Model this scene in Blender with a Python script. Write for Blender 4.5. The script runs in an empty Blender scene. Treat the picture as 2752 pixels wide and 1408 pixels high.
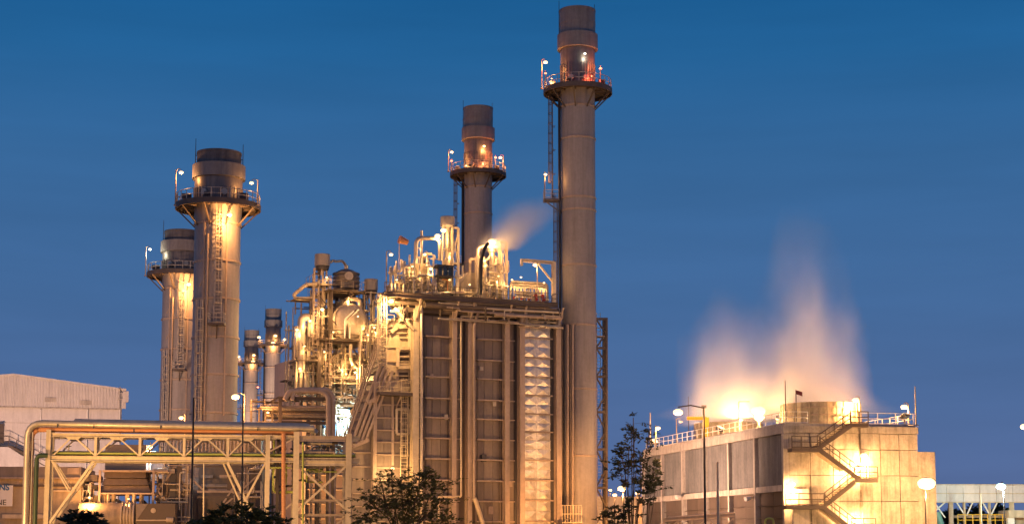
import bpy, math, random
from mathutils import Vector as V
from math import sin, cos, pi, radians as R, atan2, sqrt
random.seed(7)
SC = bpy.context.scene
COL = SC.collection
# ------------------------------------------------------------------ camera, sky, afterglow, exposure
W, H = 2752.0, 1408.0            # photograph size; positions below are read off it and put at real distances
LENS = 60.0
FP = LENS / 36.0 * W
PITCH = R(6.9)                   # the view is tilted up a little, the rest is a rising lens front
SHIFT = 765.0 - FP*math.tan(PITCH)
CAMZ = 1.7
cam = bpy.data.cameras.new('camera'); cam.lens = LENS; cam.sensor_width = 36.0
cam.clip_start = 0.5; cam.clip_end = 6000
co = bpy.data.objects.new('camera', cam); COL.objects.link(co)
co.location = (0, 0, CAMZ); co.rotation_euler = (pi/2 + PITCH, 0, 0)
cam.shift_y = SHIFT / W
SC.camera = co

wd = bpy.data.worlds.new('World'); SC.world = wd; wd.use_nodes = True
nt = wd.node_tree; nt.nodes.clear()
wo = nt.nodes.new('ShaderNodeOutputWorld'); bg = nt.nodes.new('ShaderNodeBackground')
tc = nt.nodes.new('ShaderNodeTexCoord'); sx = nt.nodes.new('ShaderNodeSeparateXYZ')
rp = nt.nodes.new('ShaderNodeValToRGB')
nt.links.new(tc.outputs['Generated'], sx.inputs[0])
nt.links.new(sx.outputs['Z'], rp.inputs[0])
el = rp.color_ramp.elements
# twilight sky: dusky violet-blue at the horizon, deep teal-blue higher up (value = sine of the elevation)
SKY = [(0.0, (.104, .150, .320)), (.06, (.084, .148, .323)), (.14, (.058, .143, .325)), (.22, (.038, .136, .322)),
       (.28, (.018, .122, .312)), (.34, (.007, .100, .280)), (.6, (.010, .080, .230)), (1.0, (.010, .060, .180))]
while len(el) < len(SKY): el.new(.5)
for e, (p, c) in zip(el, SKY): e.position = p; e.color = (*c, 1)
# faint high streaks of thin cloud
mp = nt.nodes.new('ShaderNodeMapping'); mp.inputs['Scale'].default_value = (3, 3, 26)
nz = nt.nodes.new('ShaderNodeTexNoise'); nz.inputs['Scale'].default_value = 1.6; nz.inputs['Detail'].default_value = 4
mr = nt.nodes.new('ShaderNodeMapRange'); mr.inputs['From Min'].default_value = .3; mr.inputs['From Max'].default_value = .75
mr.inputs['To Min'].default_value = .95; mr.inputs['To Max'].default_value = 1.07
vm = nt.nodes.new('ShaderNodeVectorMath'); vm.operation = 'SCALE'
nt.links.new(tc.outputs['Generated'], mp.inputs[0]); nt.links.new(mp.outputs[0], nz.inputs[0])
nt.links.new(nz.outputs[0], mr.inputs[0]); nt.links.new(rp.outputs[0], vm.inputs[0]); nt.links.new(mr.outputs[0], vm.inputs['Scale'])
nt.links.new(vm.outputs[0], bg.inputs[0]); bg.inputs[1].default_value = 1.0
nt.links.new(bg.outputs[0], wo.inputs[0])

sd = bpy.data.lights.new('sun', 'SUN'); sd.energy = 0.15; sd.angle = R(40); sd.color = (1.0, .62, .46)
so = bpy.data.objects.new('sun', sd); COL.objects.link(so); so.location = (0, 0, 80)
so.rotation_euler = (R(72), 0, R(-24))   # last afterglow from behind the camera, to its left

vs = SC.view_settings; vs.view_transform = 'Standard'; vs.look = 'None'; vs.exposure = 0.0; vs.gamma = 1.0
vs.use_curve_mapping = False
SC.render.engine = 'CYCLES'
SC.cycles.use_denoising = True
SC.cycles.sample_clamp_indirect = 6.0
SC.cycles.max_bounces = 5; SC.cycles.diffuse_bounces = 2; SC.cycles.glossy_bounces = 3
SC.cycles.volume_bounces = 1; SC.cycles.transparent_max_bounces = 8
SC.cycles.volume_step_rate = 1.0

# ------------------------------------------------------------------ picture -> place
_fw = V((0, cos(PITCH), sin(PITCH))); _up = V((0, -sin(PITCH), cos(PITCH))); _rt = V((1, 0, 0))
CAM = V((0, 0, CAMZ))
def ray(u, v): return _rt*((u-W/2)/FP) + _up*((H/2-v+SHIFT)/FP) + _fw
def at(u, v, Y):
    d = ray(u, v); return CAM + d*(Y/d.y)
def mpp(Y): return Y/FP*1.0      # metres per photograph pixel at distance Y
Z = V((0, 0, 1))

class Frame:
    """A plan direction: x along the face, y out of the face towards the viewer, z up."""
    def __init__(s, O, ang):
        s.O = V((O[0], O[1], 0)); s.a = V((cos(ang), sin(ang), 0)); s.b = V((sin(ang), -cos(ang), 0)); s.ang = ang
    def p(s, x, y, z): return s.O + s.a*x + s.b*y + Z*z
    def px(s, u, v, y=0.0):
        d = ray(u, v); t = (s.O + s.b*y - CAM).dot(s.b)/d.dot(s.b); return CAM + d*t
    def xz(s, u, v, y=0.0):
        q = s.px(u, v, y); return (q - s.O).dot(s.a), q.z

# ------------------------------------------------------------------ materials
def mat(name, col, rough=.6, metal=0.0, var=.25, scale=.6, streak=0.0, bump=0.0, spec=.4, grime=0.0):
    m = bpy.data.materials.new(name); m.use_nodes = True; n = m.node_tree; L = n.links
    b = n.nodes['Principled BSDF']
    b.inputs['Roughness'].default_value = rough; b.inputs['Metallic'].default_value = metal
    b.inputs['Specular IOR Level'].default_value = spec
    g = n.nodes.new('ShaderNodeNewGeometry')
    t = n.nodes.new('ShaderNodeTexNoise'); t.inputs['Scale'].default_value = scale; t.inputs['Detail'].default_value = 6; t.inputs['Roughness'].default_value = .62
    L.new(g.outputs['Position'], t.inputs['Vector'])
    val = t.outputs[0]
    if streak:
        mm = n.nodes.new('ShaderNodeMapping'); mm.inputs['Scale'].default_value = (2.2, 2.2, .10)
        t2 = n.nodes.new('ShaderNodeTexNoise'); t2.inputs['Scale'].default_value = 1.3; t2.inputs['Detail'].default_value = 5
        L.new(g.outputs['Position'], mm.inputs[0]); L.new(mm.outputs[0], t2.inputs['Vector'])
        mx = n.nodes.new('ShaderNodeMix'); mx.data_type = 'FLOAT'; mx.inputs[0].default_value = streak
        L.new(t.outputs[0], mx.inputs[2]); L.new(t2.outputs[0], mx.inputs[3]); val = mx.outputs[0]
    r = n.nodes.new('ShaderNodeMapRange'); r.inputs['From Min'].default_value = .3; r.inputs['From Max'].default_value = .7
    r.inputs['To Min'].default_value = 1-var; r.inputs['To Max'].default_value = 1+var*.7
    L.new(val, r.inputs[0])
    s = n.nodes.new('ShaderNodeVectorMath'); s.operation = 'SCALE'; s.inputs[0].default_value = col
    fac = r.outputs[0]
    if grime:                                   # rust runs, damp streaks and soot patches
        mg = n.nodes.new('ShaderNodeMapping'); mg.inputs['Scale'].default_value = (1.5, 1.5, .13); mg.inputs['Location'].default_value = (7, 3, 1)
        tg = n.nodes.new('ShaderNodeTexNoise'); tg.inputs['Scale'].default_value = 1.1; tg.inputs['Detail'].default_value = 9; tg.inputs['Roughness'].default_value = .7
        L.new(g.outputs['Position'], mg.inputs[0]); L.new(mg.outputs[0], tg.inputs['Vector'])
        rg = n.nodes.new('ShaderNodeMapRange'); rg.inputs['From Min'].default_value = .46; rg.inputs['From Max'].default_value = .66; rg.inputs['To Min'].default_value = 1.0; rg.inputs['To Max'].default_value = 1-grime
        L.new(tg.outputs[0], rg.inputs[0])
        tp2 = n.nodes.new('ShaderNodeTexNoise'); tp2.inputs['Scale'].default_value = 2.6; tp2.inputs['Detail'].default_value = 8; tp2.inputs['Roughness'].default_value = .75
        L.new(g.outputs['Position'], tp2.inputs['Vector'])
        rp2 = n.nodes.new('ShaderNodeMapRange'); rp2.inputs['From Min'].default_value = .35; rp2.inputs['From Max'].default_value = .65; rp2.inputs['To Min'].default_value = 1-grime*.5; rp2.inputs['To Max'].default_value = 1+grime*.2
        L.new(tp2.outputs[0], rp2.inputs[0])
        m1 = n.nodes.new('ShaderNodeMath'); m1.operation = 'MULTIPLY'; L.new(rg.outputs[0], m1.inputs[0]); L.new(rp2.outputs[0], m1.inputs[1])
        m2 = n.nodes.new('ShaderNodeMath'); m2.operation = 'MULTIPLY'; L.new(m1.outputs[0], m2.inputs[0]); L.new(fac, m2.inputs[1]); fac = m2.outputs[0]
    L.new(fac, s.inputs['Scale']); L.new(s.outputs[0], b.inputs['Base Color'])
    r2 = n.nodes.new('ShaderNodeMapRange'); r2.inputs['To Min'].default_value = max(.05, rough-.12); r2.inputs['To Max'].default_value = min(1, rough+.12)
    L.new(val, r2.inputs[0]); L.new(r2.outputs[0], b.inputs['Roughness'])
    if bump:
        bp = n.nodes.new('ShaderNodeBump'); bp.inputs['Strength'].default_value = bump; bp.inputs['Distance'].default_value = .05
        L.new(val, bp.inputs['Height']); L.new(bp.outputs[0], b.inputs['Normal'])
    return m
def emit(name, col, st):
    m = bpy.data.materials.new(name); m.use_nodes = True; n = m.node_tree
    b = n.nodes['Principled BSDF']; b.inputs['Base Color'].default_value = (.6, .6, .6, 1)
    b.inputs['Emission Color'].default_value = (*col, 1); b.inputs['Emission Strength'].default_value = st
    return m
def leafmat(name, col):
    m = mat(name, col, .6, 0, .55, 1.3); n = m.node_tree; b = n.nodes['Principled BSDF']; o = n.nodes['Material Output']
    t = n.nodes.new('ShaderNodeBsdfTranslucent'); x = n.nodes.new('ShaderNodeMixShader'); x.inputs[0].default_value = .4
    src = b.inputs['Base Color'].links[0].from_socket; n.links.new(src, t.inputs['Color'])
    n.links.new(b.outputs[0], x.inputs[1]); n.links.new(t.outputs[0], x.inputs[2]); n.links.new(x.outputs[0], o.inputs['Surface']); return m
M = {
 'stack': mat('stack_paint', (.30, .27, .265), .48, .0, .12, .25, .2, grime=.22),
 'cap': mat('cap_steel', (.12, .11, .115), .6, 0, .2, .4, .5, grime=.4),
 'collar': mat('collar_paint', (.215, .195, .19), .5, 0, .15, .3, .3, grime=.3),
 'lagging': mat('ribbed_lagging', (.17, .15, .145), .42, .3, .25, .5, .5, grime=.3),
 'wall': mat('boiler_casing', (.185, .15, .135), .48, .0, .12, .35, .1, grime=.2),
 'wall2': mat('boiler_casing_weathered', (.235, .19, .165), .48, .0, .12, .5, .1, grime=.22),
 'frame': mat('structural_paint', (.40, .31, .25), .5, .0, .15, .8, .2, grime=.25),
 'pale': mat('pale_structural_paint', (.58, .475, .34), .5, .0, .15, .8, .2, grime=.25),
 'dark': mat('dark_steel', (.06, .055, .06), .55, .2, .25, 1.0),
 'brown': mat('brown_steel', (.105, .08, .066), .55, .1, .25, 1.0),
 'galv': mat('galvanised_steel', (.42, .37, .31), .45, .4, .18, 1.5),
 'alu': mat('aluminium_jacket', (.54, .46, .36), .40, .55, .14, 1.2, grime=.2),
 'crimp': mat('crimped_sheet', (.70, .64, .57), .38, .75, .16, 1.5, grime=.3),
 'drum': mat('polished_drum_jacket', (.50, .42, .36), .50, .5, .15, .8, grime=.3),
 'orange': mat('orange_pipe_paint', (.48, .215, .10), .45, 0, .12, .8),
 'green': mat('dark_green_pipe_paint', (.032, .055, .026), .45, 0, .2, .8),
 'lime': mat('lime_pipe_paint', (.32, .36, .08), .5, 0, .15, 1),
 'hall': mat('hall_sheeting', (.60, .565, .55), .55, 0, .08, .3, .1, grime=.16),
 'render': mat('painted_render', (.64, .605, .60), .8, 0, .08, .3, .1, .1, grime=.16),
 'encl': mat('enclosure_paint', (.38, .30, .21), .55, 0, .15, .4, .4, grime=.35),
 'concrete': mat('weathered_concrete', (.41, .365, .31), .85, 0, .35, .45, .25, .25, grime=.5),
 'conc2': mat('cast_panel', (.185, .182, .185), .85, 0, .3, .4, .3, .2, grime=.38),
 'conc3': mat('patched_concrete', (.36, .33, .29), .85, 0, .35, .5, .25, .25, grime=.45),
 'concpale': mat('pale_concrete_frame', (.48, .43, .38), .8, 0, .18, .6, .4, .15, grime=.35),
 'grp': mat('fan_shroud_fibreglass', (.46, .40, .30), .6, 0, .22, .7, .5, grime=.45),
 'soot': mat('dark_inside', (.02, .018, .018), .9, 0, .2, 1),
 'yellow': mat('yellow_paint', (.72, .42, .03), .45, 0, .1, 1),
 'flag': mat('flag_cloth', (.16, .02, .02), .7, 0, .2, 2),
 'red': mat('red_paint', (.32, .035, .02), .45, 0, .1, 1),
 'bark': mat('bark', (.07, .055, .04), .9, 0, .3, 4),
 'leaf': leafmat('leaf', (.075, .085, .03)), 'leaf2': leafmat('leaf_dark', (.05, .062, .035)),
 'gravel': mat('yard_gravel', (.20, .175, .15), .95, 0, .3, .4, 0, .3),
 'asphalt': mat('asphalt', (.05, .05, .05), .9, 0, .25, .7, 0, .2),
 'white': mat('white_paint', (.78, .76, .72), .5, 0, .08, .6, .4),
 'blue': mat('blue_paint', (.05, .16, .34), .5, 0, .1, 1),
 'glass': mat('dark_glass', (.02, .03, .05), .1, 0, .1, 1, spec=.6),
 'black': mat('black_paint', (.015, .014, .016), .45, 0, .2, 1),
 'teal': mat('teal_cabinet_paint', (.10, .20, .17), .5, 0, .1, 1),
 'L_na': emit('sodium_lens', (1.0, .62, .24), 3.2), 'L_wh': emit('white_lens', (1.0, .93, .70), 5),
 'L_cool': emit('mercury_lens', (.55, 1.0, .86), 3.5), 'L_red': emit('red_beacon_lens', (1.0, .16, .06), 5),
}
NA = (1.0, .43, .12); DEEP = (1.0, .40, .115); WARM = (1.0, .49, .17); PINK = (1.0, .52, .20); GOLD = (1.0, .54, .18); COOL = (.70, 1.0, .95); REDL = (1.0, .13, .05)

# ------------------------------------------------------------------ mesh building
class MB:
    def __init__(s): s.v = []; s.f = []; s.sm = []
    def _add(s, vs, fs, smooth=False):
        o = len(s.v); s.v.extend(vs); s.f.extend([tuple(i+o for i in q) for q in fs]); s.sm.extend([smooth]*len(fs)); return s
    def hexa(s, c):   # 8 corners: bottom ring, top ring
        return s._add(c, [(3, 2, 1, 0), (4, 5, 6, 7), (0, 1, 5, 4), (1, 2, 6, 5), (2, 3, 7, 6), (3, 0, 4, 7)])
    def box(s, c, sz, fr=None):
        c = V(c); a = fr.a if fr else V((1, 0, 0)); b = fr.b if fr else V((0, -1, 0))
        x, y, z = a*(sz[0]/2), b*(sz[1]/2), Z*(sz[2]/2)
        return s.hexa([c-x+y-z, c+x+y-z, c+x-y-z, c-x-y-z, c-x+y+z, c+x+y+z, c+x-y+z, c-x-y+z])
    def bar(s, p, q, w, h=None, side=None):
        p, q = V(p), V(q); h = h or w; d = (q-p)
        if d.length < 1e-6: return s
        d.normalize(); up = Z if abs(d.z) < .95 else V((0, 1, 0))
        if side is not None: up = side
        x = d.cross(up); x.normalize(); y = x.cross(d)
        x *= w/2; y *= h/2
        return s.hexa([p-x-y, p+x-y, p+x+y, p-x+y, q-x-y, q+x-y, q+x+y, q-x+y])
    def ibeam(s, p, q, w, h, side=None):   # flanges and web as one section
        p, q = V(p), V(q); d = (q-p).normalized(); up = Z if abs(d.z) < .95 else V((0, 1, 0))
        if side is not None: up = side
        x = d.cross(up).normalized(); y = x.cross(d); t = .16*h; k = .10*w
        pr = [(-w/2, -h/2), (w/2, -h/2), (w/2, -h/2+t), (k, -h/2+t), (k, h/2-t), (w/2, h/2-t), (w/2, h/2), (-w/2, h/2), (-w/2, h/2-t), (-k, h/2-t), (-k, -h/2+t), (-w/2, -h/2+t)]
        n = len(pr); vs = [p+x*a+y*b for a, b in pr]+[q+x*a+y*b for a, b in pr]
        fs = [(i, (i+1) % n, n+(i+1) % n, n+i) for i in range(n)]+[tuple(range(n))[::-1], tuple(range(n, 2*n))]
        return s._add(vs, fs)
    def cyl(s, p, q, r, n=14, r2=None, cap=True):
        p, q = V(p), V(q); r2 = r if r2 is None else r2
        d = (q-p).normalized(); up = Z if abs(d.z) < .95 else V((0, 1, 0)); x = d.cross(up).normalized(); y = x.cross(d)
        c = [x*cos(2*pi*i/n)+y*sin(2*pi*i/n) for i in range(n)]
        s._add([p+k*r for k in c]+[q+k*r2 for k in c], [(i, (i+1) % n, n+(i+1) % n, n+i) for i in range(n)], True)
        if cap:
            s._add([p+k*r for k in c], [tuple(range(n))[::-1]]); s._add([q+k*r2 for k in c], [tuple(range(n))])
        return s
    def tube(s, pts, r, n=10, bend=None, cap=True):
        pts = [V(p) for p in pts]
        if bend and len(pts) > 2:
            o = [pts[0]]
            for i in range(1, len(pts)-1):
                a, b, c = pts[i-1], pts[i], pts[i+1]; d1 = a-b; d2 = c-b
                k = min(bend, d1.length*.48, d2.length*.48); A = b+d1.normalized()*k; C = b+d2.normalized()*k
                for j in range(6):
                    t = j/5; o.append(A*(1-t)**2+b*2*t*(1-t)+C*t*t)
            pts = o+[pts[-1]]
        P = [pts[0]]
        for p in pts[1:]:
            if (p-P[-1]).length > 1e-4: P.append(p)
        pts = P; m = len(pts)
        if m < 2: return s
        rings = []; x = None
        for i in range(m):
            d = (pts[min(i+1, m-1)]-pts[max(i-1, 0)]).normalized()
            if x is None:
                up = Z if abs(d.z) < .9 else V((0, 1, 0)); x = d.cross(up).normalized()
            else:
                x = (x-d*x.dot(d)); x.normalize()
            y = d.cross(x); rings.append([pts[i]+(x*cos(2*pi*k/n)+y*sin(2*pi*k/n))*r for k in range(n)])
        vs = [q for rg in rings for q in rg]
        s._add(vs, [(i*n+k, i*n+(k+1) % n, (i+1)*n+(k+1) % n, (i+1)*n+k) for i in range(m-1) for k in range(n)], True)
        if cap:
            s._add(rings[0], [tuple(range(n))[::-1]]); s._add(rings[-1], [tuple(range(n))])
        return s
    def lathe(s, c, prof, n=40, smooth=True, a0=0.0, a1=2*pi):
        c = V(c); full = abs(a1-a0-2*pi) < 1e-6; m = n if full else n+1
        for (r0, z0), (r1, z1) in zip(prof[:-1], prof[1:]):   # each band keeps its own edges crisp
            vs = []
            for r, z in ((r0, z0), (r1, z1)):
                vs += [c+V((r*cos(a0+(a1-a0)*i/n), r*sin(a0+(a1-a0)*i/n), z)) for i in range(m)]
            s._add(vs, [(i, (i+1) % m, m+(i+1) % m, m+i) for i in range(n)], smooth)
        return s
    def sphere(s, c, r, n=10, sc=(1, 1, 1)):
        c = V(c); k = n//2+1; vs = []; fs = []
        for i in range(k+1):
            t = pi*i/k
            for j in range(n):
                vs.append(c+V((r*sc[0]*sin(t)*cos(2*pi*j/n), r*sc[1]*sin(t)*sin(2*pi*j/n), r*sc[2]*cos(t))))
        for i in range(k):
            for j in range(n): fs.append((i*n+j, (i+1)*n+j, (i+1)*n+(j+1) % n, i*n+(j+1) % n))
        return s._add(vs, fs, True)
    def prism(s, poly, d):   # poly of world points, extruded by vector d
        poly = [V(p) for p in poly]; n = len(poly); d = V(d)
        return s._add(poly+[p+d for p in poly], [tuple(range(n)), tuple(range(n, 2*n))[::-1]]+[(i, n+i, n+(i+1) % n, (i+1) % n) for i in range(n)])
    def build(s, name, m, parent=None):
        root = V((0, 0, 0)); q = parent
        while q is not None: root += V(q.location); q = q.parent
        me = bpy.data.meshes.new(name)
        me.from_pydata([tuple(v-root) for v in s.v], [], s.f)
        me.polygons.foreach_set('use_smooth', s.sm)
        me.materials.append(M[m] if isinstance(m, str) else m)
        o = bpy.data.objects.new(name, me); COL.objects.link(o)
        if parent is not None: o.parent = parent
        return o
def fixnormals(o):
    import bmesh
    bm = bmesh.new(); bm.from_mesh(o.data); bmesh.ops.recalc_face_normals(bm, faces=bm.faces); bm.to_mesh(o.data); bm.free()

def tag(o, label=None, cat=None, group=None, kind=None):
    if label: o['label'] = label
    if cat: o['category'] = cat
    if group: o['group'] = group
    if kind: o['kind'] = kind
    return o
def thing(name, label, cat, loc, group=None):
    o = bpy.data.objects.new(name, None); o.empty_display_size = .5; COL.objects.link(o); o.location = V(loc)
    return tag(o, label, cat, group)
def solo(mb, name, m, label, cat, group=None, loc=None):
    """A thing that is one mesh; its origin goes to its base."""
    lo = V((min(v.x for v in mb.v), min(v.y for v in mb.v), min(v.z for v in mb.v)))
    hi = V((max(v.x for v in mb.v), max(v.y for v in mb.v), 0))
    c = V(((lo.x+hi.x)/2, (lo.y+hi.y)/2, lo.z)) if loc is None else V(loc)
    mb.v = [v-c for v in mb.v]
    o = mb.build(name, m); o.location = c
    return tag(o, label, cat, group)
def struct(mb, name, m):
    return tag(mb.build(name, m), kind='structure')
def kids(o): return [c for c in o.children]
def copy_tree(o, parent=None):
    c = o.copy(); COL.objects.link(c)
    if parent is not None: c.parent = parent
    for k in kids(o): copy_tree(k, c)
    return c
# ------------------------------------------------------------------ shared builders
def railing(pts, parent, m='galv', h=1.1, step=1.6, t=.05, closed=False, name='railing'):
    mb = MB(); P = [V(p) for p in pts]
    if closed: P.append(P[0])
    for k in (h, h*.52): mb.tube([p+Z*k for p in P], t*.55, 5)
    for a, b in zip(P[:-1], P[1:]):
        n = max(1, int(round((b-a).length/step)))
        for i in range(n): q = a+(b-a)*(i/n); mb.bar(q, q+Z*(h+.02), t, t)
    if not closed: mb.bar(P[-1], P[-1]+Z*(h+.02), t, t)
    mb.tube([p+Z*.08 for p in P], t*.7, 4)
    return mb.build(name, m, parent)

def ladder(parent, p, h, out, m='galv', cage=True, w=.5, t=.05, cage_from=2.2, name='ladder'):
    """Vertical ladder from p upwards; 'out' is the horizontal direction away from what it is fixed to."""
    p = V(p); out = V(out).normalized(); side = out.cross(Z)
    mb = MB()
    for s in (-1, 1): mb.bar(p+side*s*w/2, p+side*s*w/2+Z*h, t, t)
    k = .4
    while k < h: mb.bar(p-side*w/2+Z*k, p+side*w/2+Z*k, t*.7, t*.7, side=out); k += .42
    for kk in [i*3.0+.3 for i in range(int(h/3)+1)]:
        for s in (-1, 1): mb.bar(p+side*s*w/2+Z*kk, p+side*s*w/2+Z*kk-out*.35, t*.8, t*.8)
    lad = mb.build(name, m, parent)
    if cage and h > cage_from+1:
        cb = MB(); r = .42
        arc = [(-.9, .1), (-1, .5), (-.75, .95), (0, 1.2), (.75, .95), (1, .5), (.9, .1)]
        def ap(i, z): a, b = arc[i]; return p+side*a*r+out*b*r*1.0+Z*z
        k = cage_from
        while k <= h+.9:
            cb.tube([ap(i, k) for i in range(7)], t*.55, 4); k += 1.25
        for i in (1, 2, 3, 4, 5): cb.bar(ap(i, cage_from), ap(i, h+.9), t*.6, t*.6)
        cb.build('ladder_cage', m, lad)
    return lad

LAMPS = []
def lamp(head, power, label, base=None, name='lamp_post', col=NA, lens='L_na', r=.30, postm='frame', spot=None, light=True, group=None, arm_w=.09, drop=.55, lr=.25, cat='lamp', arm=True):
    """A lamp: optional post with an arm out to the head, hood, lens and its light. head = centre of the lens."""
    head = V(head); b = V(base) if base is not None else None
    root = thing(name, label, cat, b if b is not None else head+Z*.0, group)
    if b is not None:
        top = V((b.x, b.y, head.z+.35)); mb = MB(); mb.cyl(b, top, arm_w*.9, 8, r2=arm_w*.65); mb.cyl(b, b+Z*.12, arm_w*2.2, 8); mb.build('post', postm, root)
        d = V((head.x-b.x, head.y-b.y, 0))
        if d.length > .2 and arm:
            mb = MB(); mb.tube([top-Z*.08, top+d*.5+Z*.1, head+Z*.33], arm_w*.5, 6); mb.build('arm', postm, root)
    mb = MB(); mb.lathe(head+Z*r*.42, [(r*.5, 0), (r*.52, .03), (r*.38, r*.16), (r*.12, r*.26), (.0, r*.26)], 12); mb.build('hood', 'frame' if r < .45 else 'galv', root)
    mb = MB(); mb.sphere(head, r, 12, (1, 1, .62)); mb.build('lens', lens, root)
    if light and power > 0:
        ld = bpy.data.lights.new('bulb', 'SPOT' if spot else 'POINT'); ld.energy = power; ld.color = col; ld.shadow_soft_size = lr
        lo = bpy.data.objects.new('bulb', ld); COL.objects.link(lo); lo.parent = root
        pos = head-Z*(drop if drop < 0 and -drop > r+.2 else (max(drop, r+.25) if drop > 0 else -r-.3))
        if spot:
            tgt, ang = spot; dv = (V(tgt)-head).normalized(); pos = head+dv*(r*1.7)
            ld.spot_size = R(ang); ld.spot_blend = .6
            lo.rotation_euler = dv.to_track_quat('-Z', 'Y').to_euler()
        lo.location = pos-root.location
    LAMPS.append(root); return root

def flood(pos, tgt, power, label, ang=70, col=NA, r=.34, lens='L_na', group=None, stand=1.0):
    """Yard floodlight: a box head on a yoke and stand, with lens and light, aimed at a point."""
    pos = V(pos); d = (V(tgt)-pos).normalized(); root = thing('floodlight', label, 'floodlight', pos-Z*stand, group)
    mb = MB(); mb.cyl(pos-Z*stand, pos-Z*.35, .06, 8); mb.box(pos-Z*(stand-.03), (.5, .5, .06)); mb.build('stand', 'dark', root)
    x = d.cross(Z).normalized()
    mb = MB()
    for s in (-1, 1): mb.bar(pos+x*s*(r*1.3)-Z*.38, pos+x*s*(r*1.3)+Z*.05, .05, .05)
    mb.bar(pos-x*r*1.3-Z*.38, pos+x*r*1.3-Z*.38, .05, .05); mb.build('yoke', 'dark', root)
    mb = MB(); mb.bar(pos-d*.35, pos, r*2.3, r*1.9); mb.build('housing', 'dark', root)
    mb = MB(); mb.bar(pos+d*.005, pos+d*.04, r*2.1, r*1.7); mb.build('lens', lens, root)
    ld = bpy.data.lights.new('bulb', 'SPOT'); ld.energy = power; ld.color = col; ld.shadow_soft_size = .3; ld.spot_size = R(ang); ld.spot_blend = .7
    lo = bpy.data.objects.new('bulb', ld); COL.objects.link(lo); lo.parent = root; lo.location = pos+d*.12-root.location
    lo.rotation_euler = d.to_track_quat('-Z', 'Y').to_euler()
    return root

def valve(parent, p, ax, r, m='galv', wheel='dark'):
    p = V(p); ax = V(ax).normalized(); u = Z if abs(ax.z) < .9 else V((0, -1, 0))
    mb = MB(); mb.sphere(p, r*1.9, 8, (1, 1, 1)); mb.cyl(p-ax*r*2.2, p-ax*r*1.7, r*1.9, 8); mb.cyl(p+ax*r*1.7, p+ax*r*2.2, r*1.9, 8); mb.cyl(p, p+u*r*4.2, r*.45, 6)
    o = mb.build('valve', m, parent)
    mb = MB(); mb.cyl(p+u*r*4.2, p+u*r*4.45, r*1.7, 10); mb.build('handwheel', wheel, o)
    return o

def pipework(parent, fr, x0, x1, y0, y1, z0, z1, n, seed, rs=(.05, .16), mats=('alu', 'pale', 'galv'), vert=.5, valves=.3):
    """Runs of process pipe with elbows inside a box of the frame, each run a part."""
    rnd = random.Random(seed)
    for i in range(n):
        r = rnd.uniform(*rs)**1.0
        p = [rnd.uniform(x0, x1), rnd.uniform(y0, y1), rnd.uniform(z0, z1)]; pts = [tuple(p)]
        axis = 2 if rnd.random() < vert else 0
        for k in range(rnd.choice((1, 2, 2, 3, 3))):
            lo, hi = ((x0, x1), (y0, y1), (z0, z1))[axis]
            p[axis] = rnd.uniform(lo, hi) if axis != 2 else (lo if (k == 0 and rnd.random() < .5) else rnd.uniform(lo, hi))
            pts.append(tuple(p)); axis = rnd.choice([a for a in (0, 1, 2) if a != axis])
        W3 = [fr.p(*q) for q in pts]
        if sum((b-a).length for a, b in zip(W3[:-1], W3[1:])) < 1: continue
        mb = MB(); mb.tube(W3, r, 8, bend=r*3)
        for a, b in zip(W3[:-1], W3[1:]):
            if (b-a).length > 1.5:
                d = (b-a).normalized(); c = a+(b-a)*rnd.uniform(.3, .7); mb.cyl(c-d*.05, c+d*.05, r*1.6, 8)
        mb.build('pipe', rnd.choice(mats), parent)
        if rnd.random() < valves*.8:
            a, b = W3[0], W3[1]
            if (b-a).length > .8: valve(parent, a+(b-a)*.5, b-a, r*1.1)

# ------------------------------------------------------------------ plan of the plant
A1 = R(25)
O1 = at(1120, 1460, 197); U1 = Frame((O1.x, O1.y), A1)     # front left corner of the near boiler
UNIT = V((-13.4, 48.0, 0))                                  # step from one generating unit to the next
NB = U1.b

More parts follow.
